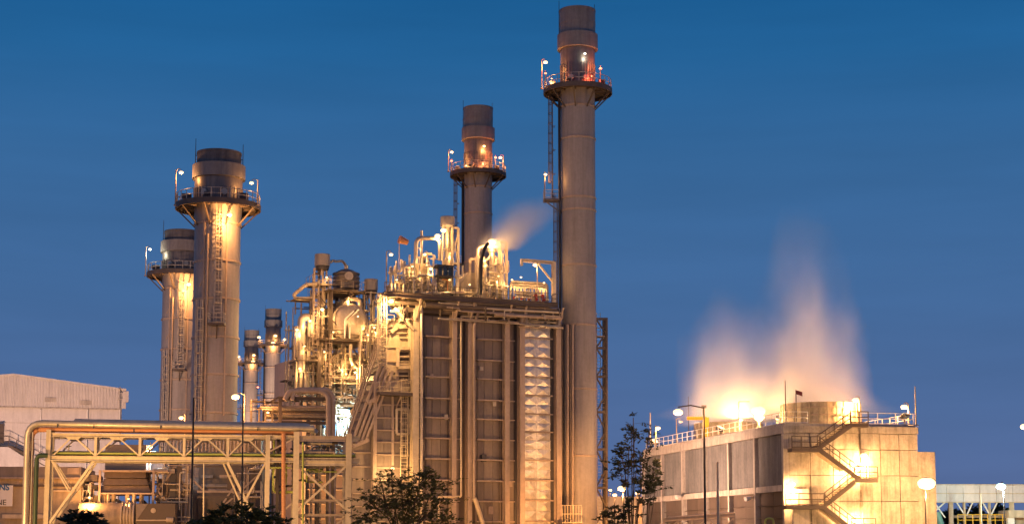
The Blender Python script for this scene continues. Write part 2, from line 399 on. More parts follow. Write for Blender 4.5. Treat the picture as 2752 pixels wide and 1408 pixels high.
def stack(kind, base, Yref, rows, uc, hw, label, group, capm='stack'):
    """Exhaust stack; rows = picture heights of its features, hw = half widths in picture pixels, at distance Yref."""
    zz = lambda v: at(uc, v, Yref).z
    k = mpp(Yref)*1.0; root = thing(kind, label, 'chimney', (base[0], base[1], 0), group)
    c = V((base[0], base[1], 0)); r = hw['shaft']*k
    def part(n, m, prof, seg=48):
        mb = MB(); mb.lathe(c, prof, seg); return mb.build(n, m, root)
    zt, zc0, zc1, zp, zs = zz(rows['top']), zz(rows['collar'][0]), zz(rows['collar'][1]), zz(rows['deck']), zz(rows['shoulder'])
    rc, rn, rk = hw['cap']*k, hw['neck']*k, hw['collar']*k
    # shaft in rolled sections with a flange at each joint
    zj = [0]+sorted(zz(v) for v in rows['rings'])+[zs]
    for a, b in zip(zj[:-1], zj[1:]): part('shaft_section', 'stack', [(r, a), (r, b)])
    for a in zj[1:]: part('flange', 'frame', [(r, a-.12), (r*1.05, a-.10), (r*1.05, a+.10), (r, a+.12)])
    part('cone', 'stack', [(r, zs), (r*1.0, zs+.1), (rn*1.0, zp-.05)])
    part('neck', 'lagging', [(rn, zp), (rn, zc0-(zc0-zp)*.0)])
    nb = MB()                                                   # lagging ribs up the neck
    for i in range(36):
        a = 2*pi*i/36; q = c+V((cos(a)*rn*1.012, sin(a)*rn*1.012, 0)); nb.bar(q+Z*(zp+.1), q+Z*(zp+(zc0-zp)*.62), .07, .07)
    tag(nb.build('lagging_rib', 'lagging', root), kind='stuff')
    part('collar', 'collar', [(rn, zc0), (rk, zc0), (rk, zc1), (rc, zc1+.05)])
    part('cap', capm, [(rc, zc1), (rc, zc1+(zt-zc1)*.42), (rc*1.012, zc1+(zt-zc1)*.42), (rc*1.012, zc1+(zt-zc1)*.50), (rc, zc1+(zt-zc1)*.50), (rc, zt-.25), (rc*1.02, zt-.25), (rc*1.02, zt), (rc*.95, zt), (rc*.95, zt-2.5)])
    part('flue', 'soot', [(rc*.95, zt-2.5), (0, zt-2.5)])
    # service platform
    rp = hw['deck']*k
    pl = part('platform', 'brown', [(rn*1.01, zp-.06), (rp, zp-.10), (rp, zp+.18), (rp*.985, zp+.18), (rp*.985, zp), (rn*1.01, zp)])
    mb = MB(); ring = [c+V((rp*.97*cos(2*pi*i/28), rp*.97*sin(2*pi*i/28), zp)) for i in range(28)]
    railing(ring, pl, 'galv', 1.3, 1.1, .075, True)
    nbk = 9
    for i in range(nbk):
        a = 2*pi*(i+.5)/nbk; d = V((cos(a), sin(a), 0)); mb = MB()
        mb.bar(c+d*(r*.98)+Z*(zs-.3), c+d*rp*.97+Z*(zp-.3), .15, .15)
        mb.bar(c+d*rn+Z*(zp-.17), c+d*rp*.98+Z*(zp-.17), .14, .2); mb.build('bracket', 'brown', root)
    for rr in (.72, 1.0):
        part('ring_beam', 'brown', [(rn+(rp-rn)*rr-.12, zp-.42), (rn+(rp-rn)*rr, zp-.42), (rn+(rp-rn)*rr, zp-.08), (rn+(rp-rn)*rr-.12, zp-.08)], 28)
    # things fixed on the platform: junction boxes and a duct port
    for a, s in rows.get('boxes', ((200, .5), (330, .6), (250, .4))):
        d = V((cos(R(a)), sin(R(a)), 0)); q = c+d*(rn+(rp-rn)*.55); mb = MB(); mb.box(q+Z*(zp+.75), (s*1.4, s, s*.8)); mb.bar(q+Z*zp, q+Z*(zp+.75), .08, .08); mb.build('instrument_box', 'dark', root)
    for a in (248, 292):
        d = V((cos(R(a)), sin(R(a)), 0)); mb = MB(); mb.cyl(c+d*rn*.99+Z*(zp+1.2), c+d*(rn+.35)+Z*(zp+1.2), .28, 12); mb.cyl(c+d*(rn+.35)+Z*(zp+1.2), c+d*(rn+.42)+Z*(zp+1.2), .36, 12); mb.build('test_port', 'galv', root)
    # lightning rods
    for (du, v0, v1) in rows['rods']:
        q = c+V((du*k, -.2, 0)); mb = MB(); mb.cyl(q+Z*zz(v1), q+Z*zz(v0), .055, 6, r2=.03)
        for zc in (.25, .6): zk = zz(v1)+(zz(v0)-zz(v1))*zc*.7; mb.bar(V((c.x+ (rc if du > 0 else -rc)*.96, c.y, zk)), q+Z*zk, .06, .06)
        mb.build('lightning_rod', 'dark', root)
    return root

# ---- the two tall boiler stacks of units one and two, and two more far away
def boiler_stack(base, label):
    root = stack('boiler_stack', base, 208, dict(top=30, collar=(136, 97), deck=246, shoulder=290, rings=(376, 535, 568, 716, 876, 1047, 1226), rods=((-51, 5, 110), (47, 14, 80))),
          1556, dict(shaft=47, cap=49.5, neck=47.5, collar=56, deck=95), label, 'tall boiler stacks', 'collar')
    c = V((base[0], base[1], 0)); k = mpp(208); zz = lambda v: at(1556, v, 208).z
    r = 47*k
    # ladder run on the left flank with a rest platform half way, black cable pipe beside it
    side = V((-1, -.12, 0)).normalized()
    q = c+side*(r+.55)
    zr = zz(540)
    pl = MB(); pl.box(q+side*.7+Z*(zr-.08), (2.0, 1.8, .16)); pl.bar(q+side*1.5+Z*(zr-.1), c+side*r*.98+Z*(zr-1.6), .14, .14)
    po = pl.build('rest_platform', 'brown', root)
    e = q+side*.7
    railing([e+V((.9, -.8, zr)), e+V((-.95, -.8, zr)), e+V((-.95, .8, zr)), e+V((.9, .8, zr))], po, 'galv', 1.15, .9, .06)
    ladder(root, q+side*.55+Z*zr, zz(265)-zr, side, 'brown', True, .6, .08)
    ladder(root, q-side*.05+Z*zz(860), zr-zz(860), side, 'brown', True, .6, .08)
    mb = MB(); p = c+side*(r+.22)+V((0, -.5, 0)); mb.cyl(p+Z*zz(900), p+Z*zz(270), .17, 8); mb.build('cable_pipe', 'black', root)
    mb = MB(); p = c+side*(r+.12)+V((0, .5, 0)); mb.cyl(p+Z*zz(900), p+Z*zz(270), .10, 8); mb.build('cable_pipe', 'dark', root)
    return root
S1 = at(1553, 300, 208)
bs = boiler_stack((S1.x, S1.y), 'tallest grey steel chimney with railed platform, beside the big boiler')
for kx, lb in ((1, 'grey steel chimney with railed platform rising behind the boiler roof pipework'),
               (5.66, 'taller of two small far chimneys between the twin stacks and the drum tower'),
               (6.66, 'shorter of two small far chimneys, just right of the twin bypass stacks')):
    o = copy_tree(bs); o.location = bs.location+UNIT*kx; tag(o, lb, 'chimney', 'tall boiler stacks')

# ---- the two fat bypass stacks on the left
def bypass_stack(base, label):
    root = stack('bypass_stack', base, 191, dict(top=412, collar=(484, 448), deck=556, shoulder=606, rings=(707, 808, 910, 1010, 1112), rods=((-64, 374, 452), (66, 390, 460)), boxes=((215, .7), (325, .8), (262, .5))),
          586, dict(shaft=62, cap=60, neck=65, collar=72, deck=116), label, 'bypass stacks', 'cap')
    c = V((base[0], base[1], 0)); k = mpp(191); zz = lambda v: at(586, v, 191).z; r = 62*k
    def onr(du, out=0.0): x = du*k; y = -sqrt(max(0.05, r*r-x*x)); d = V((x, y, 0)).normalized(); return c+V((x, y, 0))+d*out, d
    p, d = onr(14, .42); zb = zz(880)
    lad = ladder(root, p+Z*zb, zz(588)-zb, d, 'galv', True, .8, .11, 2.3)
    q, d2 = onr(13, .9)
    mb = MB(); mb.box(q+Z*(zb-.1), (1.8, 1.5, .2)); mb.bar(q+d2*.6+Z*(zb-.15), c+d2*r*.99+Z*(zb-1.5), .14, .14); lp = mb.build('landing', 'brown', root)
    railing([q+V((-.85, .6, zb)), q+V((-.85, -.7, zb)), q+V((.85, -.7, zb)), q+V((.85, .6, zb))], lp, 'galv', 1.15, .8, .06)
    for s in (-24, 34):      # flat tray strips beside the ladder
        a, da = onr(s, .1); mb = MB(); mb.bar(a+Z*zz(1120), a+Z*zz(600), .18, .10, side=da); mb.build('cable_tray', 'frame', root)
    p, d = onr(-26, .42); ladder(root, p+Z*zz(1250), zz(836)-zz(1250), d, 'galv', True, .8, .11, 2.3)
    a, da = onr(-13, .2); mb = MB(); mb.cyl(a+Z*zz(1250), a+Z*zz(640), .13, 8); mb.build('riser_pipe', 'frame', root)
    for z0 in (655, 740):    # gouged weld-on braces left of the ladder
        a, da = onr(-36, .06); b, db = onr(-14, .06); mb = MB(); mb.bar(a+Z*zz(z0+36), b+Z*zz(z0), .1, .1); mb.build('stiffener', 'frame', root)
    return root
B1 = at(585, 620, 191)
by = bypass_stack((B1.x, B1.y), 'nearer fat bypass stack with floodlit caged ladder above the pipe rack')
o = copy_tree(by); o.location = by.location+V((-13.6, 49, 0)); tag(o, 'farther fat bypass stack, half hidden by the nearer one at left', 'chimney', 'bypass stacks')
# ------------------------------------------------------------------ ground and far setting
mb = MB(); mb._add([V((-3000, -300, 0)), V((3000, -300, 0)), V((3000, 5000, 0)), V((-3000, 5000, 0))], [(0, 1, 2, 3)]); struct(mb, 'ground', 'gravel')
mb = MB(); mb._add([V((-400, 108, .004)), V((400, 108, .004)), V((400, 120, .004)), V((-400, 120, .004))], [(0, 1, 2, 3)]); struct(mb, 'road', 'asphalt')
for s in (108, 120.0):
    mb = MB(); mb.box((0, s, .06), (800, .25, .13)); struct(mb, 'kerb', 'concpale')

# ------------------------------------------------------------------ the near boiler (heat recovery unit one)
fx = lambda u, y=0: U1.xz(u, 1100, y)[0]
fz = lambda v, u=1250, y=0: U1.xz(u, v, y)[1]
ZR = fz(838, 1125)                     # top of the casing
XE = fx(1502)                          # right end of the casing
DEP = 15.0
hr = thing('boiler', 'big brown boiler block with columns, ribs and a strip of quilted metal sheets', 'boiler', U1.p(XE/2, -DEP/2, 0))
mb = MB(); mb.hexa([U1.p(.1, -.35, 0), U1.p(XE-.1, -.35, 0), U1.p(XE-.1, -DEP, 0), U1.p(.1, -DEP, 0), U1.p(.1, -.35, ZR), U1.p(XE-.1, -.35, ZR), U1.p(XE-.1, -DEP, ZR), U1.p(.1, -DEP, ZR)]); mb.build('casing', 'brown', hr)
RIBS = [906, 963, 1014, 1071, 1123, 1178, 1233, 1290, 1345, 1400]
ribz = [fz(v, 1200) for v in RIBS]
rz = [0.15]+sorted(ribz)+[ZR-.3]
BAYS = [(1121, 1137, 0), (1140, 1209, 3), (1221, 1236, 1), (1263, 1271, 1), (1279, 1350, 3), (1364, 1383, 1), (1503, 1516, 1)]
rnd = random.Random(3)
for u0, u1, npl in BAYS:
    x0, x1 = fx(u0), fx(u1); 
    if npl == 0: npl = 1
    w = (x1-x0)/npl
    for z0, z1 in zip(rz[:-1], rz[1:]):
        if z1-z0 < .3: continue
        for i in range(npl):
            t = .10+rnd.uniform(0, .035)
            mb = MB(); mb.hexa([U1.p(x0+i*w+.02, -.34, z0+.02), U1.p(x0+(i+1)*w-.02, -.34, z0+.02), U1.p(x0+(i+1)*w-.02, -.34, z1-.02), U1.p(x0+i*w+.02, -.34, z1-.02),
                                U1.p(x0+i*w+.02, -.34+t, z0+.02), U1.p(x0+(i+1)*w-.02, -.34+t, z0+.02), U1.p(x0+(i+1)*w-.02, -.34+t, z1-.02), U1.p(x0+i*w+.02, -.34+t, z1-.02)])
            o = mb.build('wall_panel', rnd.choice(('wall', 'wall', 'wall2')), hr); fixnormals(o)
    if x1-x0 > 1.2:
        for z in ribz:
            mb = MB(); mb.box(U1.p((x0+x1)/2, .08, z), (x1-x0-.06, .5, .16), U1); mb.build('rib', 'frame', hr)
    else:
        for z in ribz:
            mb = MB(); mb.box(U1.p((x0+x1)/2, -.02, z), (x1-x0-.06, .36, .12), U1); mb.build('rib', 'frame', hr)
for u0, u1, m_ in ((1104, 1120, 'pale'), (1209, 1221, 'frame'), (1251, 1263, 'frame'), (1351, 1363, 'frame'), (1391, 1404, 'frame'), (1489, 1502, 'frame')):
    xa, xb = fx(u0), fx(u1); mb = MB(); mb.ibeam(U1.p((xa+xb)/2, .25, 0), U1.p((xa+xb)/2, .25, ZR+.2), xb-xa, .95, side=U1.b); mb.build('column', m_, hr)
# flat dark strip painting in the shade of the recess between two columns
mb = MB(); mb.box(U1.p((fx(1384)+fx(1390))/2, -.25, ZR/2), (fx(1390)-fx(1384), .15, ZR-.4), U1); mb.build('shade_strip', 'dark', hr)
# quilted strip: cross-crimped sheets, two to a row
xa, xb = fx(1404), fx(1480); xm = (xa+xb)/2
vrow = [855, 880, 905, 932, 959, 985, 1012, 1036, 1061, 1087, 1111, 1137, 1160, 1183, 1207, 1236, 1262, 1288, 1315, 1342, 1372, 1400, 1428]
for i in range(len(vrow)-1):
    z1, z0 = fz(vrow[i], 1440), fz(vrow[i+1], 1440)
    for c0, c1 in ((xa, xm), (xm, xb)):
        cx_, cz_ = (c0+c1)/2+rnd.uniform(-.12, .12), (z0+z1)/2+rnd.uniform(-.08, .08)
        d = [rnd.uniform(-.025, .025) for _ in range(4)]; e = .012
        c = [U1.p(c0+e, -.1+d[0], z0+e), U1.p(c1-e, -.1+d[1], z0+e), U1.p(c1-e, -.1+d[2], z1-e), U1.p(c0+e, -.1+d[3], z1-e)]
        q = U1.p(cx_, -.1+rnd.uniform(.06, .115), cz_); bk = [p-U1.b*.12 for p in c]
        mb = MB(); mb._add(c+[q]+bk, [(0, 1, 4), (1, 2, 4), (2, 3, 4), (3, 0, 4), (1, 0, 5, 6), (2, 1, 6, 7), (3, 2, 7, 8), (0, 3, 8, 5), (5, 8, 7, 6)])
        sh = mb.build('crimped_sheet', 'crimp', hr); mb = MB()
        for p in c: mb.bar(p+U1.b*.02, q+U1.b*.02, .10, .07, side=U1.b)
        tag(mb.build('crease', 'crimp', sh), kind='stuff')
for v in (855, 909, 962, 1013, 1062, 1112, 1130+30, 1236, 1290, 1344, 1400):
    mb = MB(); mb.box(U1.p(xm+.1, .06, fz(v, 1440)), (xb-xa+.3, .34, .15), U1); mb.build('rib', 'frame', hr)
# right edge strip, its dark colour standing for recess shade
mb = MB(); mb.box(U1.p((fx(1481)+fx(1488))/2, -.12, ZR/2), (fx(1488)-fx(1481), .2, ZR), U1); mb.build('shade_strip', 'dark', hr)
# sill beams under the roof
for v, y_, h_ in ((846, .35, .5), (826, .6, .35)):
    mb = MB(); mb.box(U1.p(XE/2-1, y_, fz(v, 1300)), (XE+1.5, .4, h_), U1); mb.build('head_beam', 'brown', hr)

# pipes fixed down the front
def run(name, label, pts, r, m, parent=None, bend=.6, group=None, n=12):
    mb = MB(); mb.tube(pts, r, n, bend=bend); pts = [V(p) for p in pts]
    L = (pts[-1]-pts[0]).length
    if parent is not None: return mb.build(name, m, parent)
    return solo(mb, name, m, label, 'pipe', group)
k1 = mpp(200)
ux = lambda u, v, y: U1.px(u, v, y)
pf = lambda L, y: [ux(u, v, y) for u, v in L]
run('pipe', 'pale vertical downpipe bent at the top, on the left edge of the boiler front', pf([(1250, 786), (1133, 789), (1133, 1450)], .9), .17, 'alu')
run('pipe', 'thin pale pipe framing the middle of the boiler front with a foot bent left', pf([(1387, 852), (1239, 850), (1239, 1334), (1179, 1334), (1179, 1440)], .75), .12, 'pale', bend=.2)
run('pipe', 'thick vertical pipe kinked near the top, down the middle of the boiler front', pf([(1289, 792), (1289, 832), (1274, 872), (1274, 1340)], .95), .17, 'frame')
run('chute_pipe', 'pale slanting pipe leaning out from the foot of the boiler front', pf([(1275, 1338), (1280, 1350), (1312, 1450)], 1.3), .26, 'pale', bend=.2)
for i, (u, r) in enumerate(((1511, .10), (1518, .14), (1525, .16), (1532, .14), (1539, .12))):
    run('pipe', ['thin dark pipe hugging the boiler edge', 'second dark pipe between boiler and tall chimney', 'middle pipe of the bundle between boiler and tall chimney', 'fourth pipe of the bundle, lit on its left side', 'pipe of the bundle closest to the tall chimney'][i]+' running from ground to roof',
        [ux(u, 872, .3), ux(u, 1450, .3)], r, ('brown', 'dark', 'frame', 'brown', 'frame')[i], group='vertical pipes beside the tall chimney')

for u, v, w, h in ((1150, 1260, .5, .7), (1198, 1120, .45, .6), (1300, 1230, .6, .8), (1328, 1085, .4, .5), (1293, 990, .5, .4), (1372, 1300, .4, .6), (1160, 1010, .4, .5), (1318, 1370, .6, .9)):
    x, z = U1.xz(u, v, 0); mb = MB(); mb.box(U1.p(x, -.02, z), (w, .28, h), U1); mb.build('junction_box', rnd.choice(('galv', 'frame', 'dark')), hr)
for u in (1145, 1203, 1284, 1342):
    x = fx(u); mb = MB(); mb.bar(U1.p(x, .02, .5), U1.p(x, .02, ZR-2.5-rnd.uniform(0, 5)), .09, .07, side=U1.b); mb.build('cable_tray', rnd.choice(('galv', 'brown')), hr)
# ------------------------------------------------------------------ roof deck of the near boiler
DZ = fz(802, 1300, 2.0)
X0 = U1.xz(1032, 770, 2.0)[0]; X1 = U1.xz(1500, 806, 2.0)[0]
dk = thing('roof_deck', 'railed steel roof deck overhanging the boiler front with dark underside', 'platform', U1.p((X0+X1)/2, -6, DZ-.4))
mb = MB(); pl_ = [(X0, 2.1), (X1, 2.1), (X1, -9), (X0+5.5, -9)]
mb.hexa([U1.p(x, y, DZ-.11) for x, y in pl_]+[U1.p(x, y, DZ-.01) for x, y in pl_]); mb.build('deck_plate', 'brown', dk)
mb = MB(); mb.ibeam(U1.p(X0, 2.0, DZ-.27), U1.p(X1, 2.0, DZ-.27), .3, .55, side=Z); mb.build('edge_beam', 'brown', dk)
mb = MB(); mb.ibeam(U1.p(X0, 2.0, DZ-.27), U1.p(X0+5.4, -8.8, DZ-.27), .3, .5, side=Z); mb.build('edge_beam', 'brown', dk)
for i in range(12):
    x = X0+(X1-X0)*(i+.5)/12; mb = MB(); mb.ibeam(U1.p(x, 1.85, DZ-.32), U1.p(x, -3, DZ-.32), .2, .4, side=Z); mb.build('joist', 'brown', dk)
for u in (1113, 1215, 1257, 1357, 1397, 1495):
    x = fx(u); mb = MB(); mb.bar(U1.p(x, .5, DZ-3.0), U1.p(x, 1.95, DZ-.5), .18, .18); mb.build('knee_brace', 'frame', dk)
railing([U1.p(X0+5.5, -8.8, DZ), U1.p(X0+.1, 1.9, DZ), U1.p(X1-.1, 1.9, DZ), U1.p(X1-.1, -4, DZ)], dk, 'brown', 1.15, 1.5, .06)
# dark headers under the deck
for v, r, u0, u1, y_, m_ in ((818, .42, 1140, 1500, 1.35, 'brown'), (836, .30, 1290, 1500, 1.2, 'dark'), (845, .22, 1330, 1508, 1.5, 'frame'), (812, .25, 1060, 1300, .9, 'brown'), (828, .18, 1300, 1500, 1.6, 'galv')):
    run('header_pipe', 'dark horizontal header pipe', [ux(u0, v, y_), ux(u1, v+ (u1-u0)*.055, y_)], r, m_, dk)
pipework(dk, U1, fx(1150), fx(1500), .3, 1.8, DZ-2.6, DZ-.5, 26, 11, (.05, .13), ('frame', 'brown', 'galv', 'alu'), .2, .2)
pipework(dk, U1, fx(1375), fx(1500), .6, 2.2, DZ-2.9, DZ-.4, 14, 12, (.05, .12), ('frame', 'pale', 'galv'), .3, .3)

# ------------------------------------------------------------------ things on the roof deck
def deckpt(u, y): x = U1.xz(u, 780, y)[0]; return U1.p(x, y, DZ)
def zat(u, v, y): return U1.xz(u, v, y)[1]
# silencer and its frame (left of stack two)
y0 = -3.0
def silencer(u, v0, v1, vb, ru, y, label, skirt=True):
    b = deckpt(u, y); r = ru*k1; t = thing('vent_silencer', label, 'silencer', b)
    zt, zb_ = zat(u, v0, y), zat(u, v1, y)
    mb = MB(); mb.lathe((b.x, b.y, 0), [(r*.25, zb_-.05), (r, zb_+.15), (r, zt-.1), (r*.96, zt), (r*.86, zt), (r*.86, zt-.6), (0, zt-.6)], 28); mb.build('drum', 'stack', t)
    mb = MB(); mb.cyl(b, V((b.x, b.y, zb_+.1)), r*.42, 16); mb.build('inlet_pipe', 'alu', t)
    for i in range(4):
        a = pi/4+i*pi/2; d = V((cos(a)*r*.9, sin(a)*r*.9, 0)); mb = MB(); mb.bar(b+d, b+d+Z*(zb_+.3-DZ), .14, .14); mb.build('leg', 'pale', t)
    for zz_ in (.35, .7):
        pz = DZ+(zb_-DZ)*zz_; c = [b+V((cos(pi/4+i*pi/2)*r*.9, sin(pi/4+i*pi/2)*r*.9, pz-DZ)) for i in range(4)]
        mb = MB(); mb.tube(c+[c[0]], .06, 5); mb.build('tie', 'pale', t)
    return t
silencer(1202, 583, 611, 770, 20, y0, 'grey drum silencer high on legs beside the brightest roof lamp')
# black framed cabin
b0, b1 = deckpt(1177, .6), deckpt(1216, .6); zt = zat(1196, 714, .6); cb = thing('control_booth', 'black framed booth with dark glass panes on the roof deck', 'booth', (b0+b1)/2)
zc = zat(1196, 742, .6)
for p in (b0, b1):
    for y in (0, -1.6):
        q = p+U1.b*y; mb = MB(); mb.bar(q, V((q.x, q.y, zt)), .17, .17); mb.build('post', 'black', cb)
mid = (b0+b1)/2
for z_ in (zt, zc, DZ+.5):
    mb = MB(); mb.box(V((mid.x, mid.y, z_))-U1.b*.8, ((b1-b0).length+.2, 1.8, .18), U1); mb.build('frame_rail' if z_ != zt else 'roof', 'black', cb)
for i in range(3):
    q = b0+(b1-b0)*((i+.5)/3); mb = MB(); mb.box(V((q.x, q.y, (zt+zc)/2))-U1.b*.05, ((b1-b0).length/3-.16, .05, zt-zc-.2), U1); mb.build('pane', 'glass', cb)
pipework(cb, U1, U1.xz(1180, 740, .3)[0], U1.xz(1213, 740, .3)[0], -1.2, .2, DZ+.6, zc-.1, 6, 21, (.06, .12), ('orange', 'pale', 'alu'), .5, .2)
# big goal-post pipe at left
t = thing('vent_loop', 'pale pipe loop like a goal post on the left of the roof deck', 'pipe', deckpt(1117, -1))
P = [deckpt(1117, -1), V((*deckpt(1117, -1).xy, zat(1117, 640, -1))), V((*deckpt(1182, -1).xy, zat(1182, 640, -1))), V((*deckpt(1182, -1).xy, zat(1182, 700, -1)))]
mb = MB(); mb.tube(P, .24, 12, bend=.8); mb.build('loop', 'alu', t)
mb = MB(); q = deckpt(1132, -1.2); mb.cyl(q, V((q.x, q.y, zat(1132, 620, -1.2))), .15, 10); mb.build('riser', 'alu', t)
for vv in (665, 690):
    a = V((*deckpt(1117, -1).xy, zat(1117, vv, -1))); c = V((*deckpt(1132, -1.2).xy, a.z)); mb = MB(); mb.bar(a, c, .1, .1); mb.build('stay', 'pale', t)
# safety valve bank (rows of stubby stacks with bonnets)
def valve_stack(u, y, vt, r, label, m='alu'):
    b = deckpt(u, y); zt = zat(u, vt, y); t = thing('relief_valve', label, 'valve', b, 'relief valves on the boiler roof')
    mb = MB(); mb.lathe((b.x, b.y, 0), [(r*1.6, DZ), (r*1.6, DZ+.12), (r, DZ+.2), (r*.8, zt-.9), (r*1.7, zt-.85), (r*1.7, zt-.65), (r*1.2, zt-.55), (r*1.0, zt-.1), (0, zt)], 14); mb.build('body', m, t)
    mb = MB(); d = V((U1.a.x, U1.a.y, 0)); mb.tube([V((b.x, b.y, zt-.75)), V((b.x, b.y, zt-.75))+d*.7, V((b.x, b.y, zt+.7))+d*.7], r*.6, 8, bend=.3); mb.build('outlet', m, t)
    return t
VL = ['stubby relief valve at the left corner of the roof deck', 'relief valve with bonnet next to the wind vane pole', 'taller relief valve left of the boxed equipment', 'relief valve in front of the boxed equipment', 'small relief valve right of the boxed equipment', 'relief valve under the goal-post pipe', 'relief valve right of the black booth', 'relief valve below the steaming vent', 'relief valve right of the steaming vent', 'relief valve at the foot of the right vent frame']
for (u, y, vt, r), lb in zip(((1050, .8, 716, .2), (1063, .2, 712, .22), (1085, .9, 700, .2), (1098, 0, 715, .2), (1112, 1, 728, .17), (1150, .4, 700, .2), (1228, .2, 728, .2), (1305, .2, 700, .2), (1335, -.4, 695, .22), (1352, .5, 715, .18)), VL): valve_stack(u, y, vt, r, lb)
# equipment housings
def housing(u0, u1, v, y, d, label, m='encl', hump=False):
    a, b = deckpt(u0, y), deckpt(u1, y); zt = zat((u0+u1)/2, v, y); c = (a+b)/2; t = thing('equipment_housing', label, 'housing', c)
    w = (b-a).length
    if hump:
        pr = [(-w/2, 0), (w/2, 0), (w/2, (zt-DZ)*1), (-w*.1, zt-DZ), (-w/2, (zt-DZ)*.55)]
    else:
        pr = [(-w/2, 0), (w/2, 0), (w/2, zt-DZ-.15), (w/2-.15, zt-DZ), (-w/2+.15, zt-DZ), (-w/2, zt-DZ-.15)]
    mb = MB(); mb.prism([c+U1.a*x+Z*z_ for x, z_ in pr], -U1.b*d); o = mb.build('casing', m, t); fixnormals(o)
    mb = MB(); mb.cyl(c+Z*(zt-DZ)*.45-U1.b*.02, c+Z*(zt-DZ)*.45+U1.b*.08, min(w, zt-DZ)*.28, 16); mb.build('hatch', 'alu', t)
    for x in (-w*.38, w*.38):
        mb = MB(); mb.bar(c+U1.a*x+U1.b*.04, c+U1.a*x+U1.b*.04+Z*(zt-DZ)*.5, .08, .08); mb.build('door_edge', 'pale', t)
    return t
housing(1104, 1146, 708, -.5, 2.5, 'golden-lit boxed housing with round hatch, left part of the roof deck')
housing(1240, 1281, 732, -2.0, 2.5, 'sloping-backed housing in front of the second chimney', 'pale', True)
# small gantries
def gantry(u0, u1, vt, y, label, m='pale', dbl=True):
    a, b = deckpt(u0, y), deckpt(u1, y); za = zat(u0, vt, y); t = thing('pipe_gantry', label, 'gantry', (a+b)/2, 'gantries on the boiler roof')
    for p in (a, b):
        for dy in ((0, -1.8) if dbl else (0,)):
            q = p+U1.b*dy; mb = MB(); mb.ibeam(q, V((q.x, q.y, za)), .26, .26, side=U1.b); mb.build('post', m, t)
    for dy in ((0, -1.8) if dbl else (0,)):
        for f_ in (1.0, .52):
            q0, q1 = a+U1.b*dy, b+U1.b*dy; zz_ = DZ+(za-DZ)*f_; mb = MB(); mb.bar(V((q0.x, q0.y, zz_)), V((q1.x, q1.y, zz_)), .2, .24); mb.build('beam', m, t)
        q0, q1 = a+U1.b*dy, b+U1.b*dy
        for f0, f1 in ((.5, .98), (.98, .5)) if dy == 0 else ((.02, .5),):
            mb = MB(); mb.bar(V((q0.x, q0.y, DZ+(za-DZ)*f0)), V((q1.x, q1.y, DZ+(za-DZ)*f1)), .10, .10); mb.build('diagonal', m, t)
    return t
gantry(1214, 1231, 612, -2.2, 'tall narrow pale frame right of the drum silencer')
gantry(1279, 1300, 690, -1.6, 'short pale frame left of the steaming vent')
gantry(1342, 1361, 650, -1.2, 'tall braced pale frame right of the steaming vent')
# steaming vent stack
t = thing('steam_vent', 'steaming vent pipe glowing in the roof floodlight', 'vent', deckpt(1322, -1.5))
b = deckpt(1322, -1.5); zt = zat(1322, 668, -1.5)
mb = MB(); mb.lathe((b.x, b.y, 0), [(.5, DZ), (.5, DZ+.3), (.36, DZ+.4), (.36, zt-.5), (.55, zt-.4), (.55, zt), (.45, zt), (.45, zt-.4), (0, zt-.5)], 16); mb.build('riser', 'alu', t)
for dx in (-.9, .8, 1.4):
    q = b+U1.a*dx; mb = MB(); mb.tube([q, q+Z*(zt-DZ)*.75, b+Z*(zt-DZ)*.9], .14, 8, bend=.5); mb.build('branch', 'pale', t)
mb = MB(); mb.tube([deckpt(1283, -1), V((*deckpt(1283, -1).xy, zat(1283, 662, -1))), V((*deckpt(1322, -1).xy, zat(1322, 662, -1)))], .18, 10, bend=.6); mb.build('feed_pipe', 'alu', t)
# leaning dark standpipe at the deck edge
run('standpipe', 'dark standpipe leaning at its top, at the front edge of the roof deck', [U1.px(1292, 792, 1.6), U1.px(1292, 702, 1.6), U1.px(1302, 668, 1.4), U1.px(1312, 655, 1.0)], .22, 'black', bend=.8)
# low pipe bank with looped hoses, right part of deck
t = thing('valve_manifold', 'low bank of pale pipes and valves with looped bends, right part of the roof deck', 'manifold', deckpt(1425, 0))
for i, (v, y) in enumerate(((757, -1.5), (764, -.8), (770, 0))):
    a, b = U1.px(1372, v, y), U1.px(1470, v+6, y); mb = MB(); mb.tube([V((*deckpt(1372, y).xy, DZ)), a, b, V((*deckpt(1470, y).xy, DZ))], .19-.03*i, 10, bend=.5); mb.build('pipe', 'alu', t)
for i in range(9):
    u = 1382+i*10; y = .5; b = deckpt(u, y); zt = zat(u, 772+i*.6, y)
    mb = MB(); mb.tube([b, V((b.x, b.y, zt)), V((b.x, b.y, zt))+U1.a*.34, b+U1.a*.34], .085, 8, bend=.17); mb.build('loop', 'pale', t)
    if i % 2 == 0: valve(t, V((b.x, b.y, DZ+.5)), Z, .11, 'galv', 'red')
for u in (1440, 1458):
    b = deckpt(u, .9); mb = MB(); mb.cyl(b, b+Z*.9, .06, 6); mb.cyl(b+Z*.9-U1.b*.04, b+Z*.9+U1.b*.04, .26, 14); mb.build('handwheel', 'red', t)
pipework(t, U1, fx(1372), fx(1475), -1.5, 1.2, DZ+.1, DZ+1.4, 16, 5, (.05, .11), ('alu', 'pale', 'galv'), .4, .5)
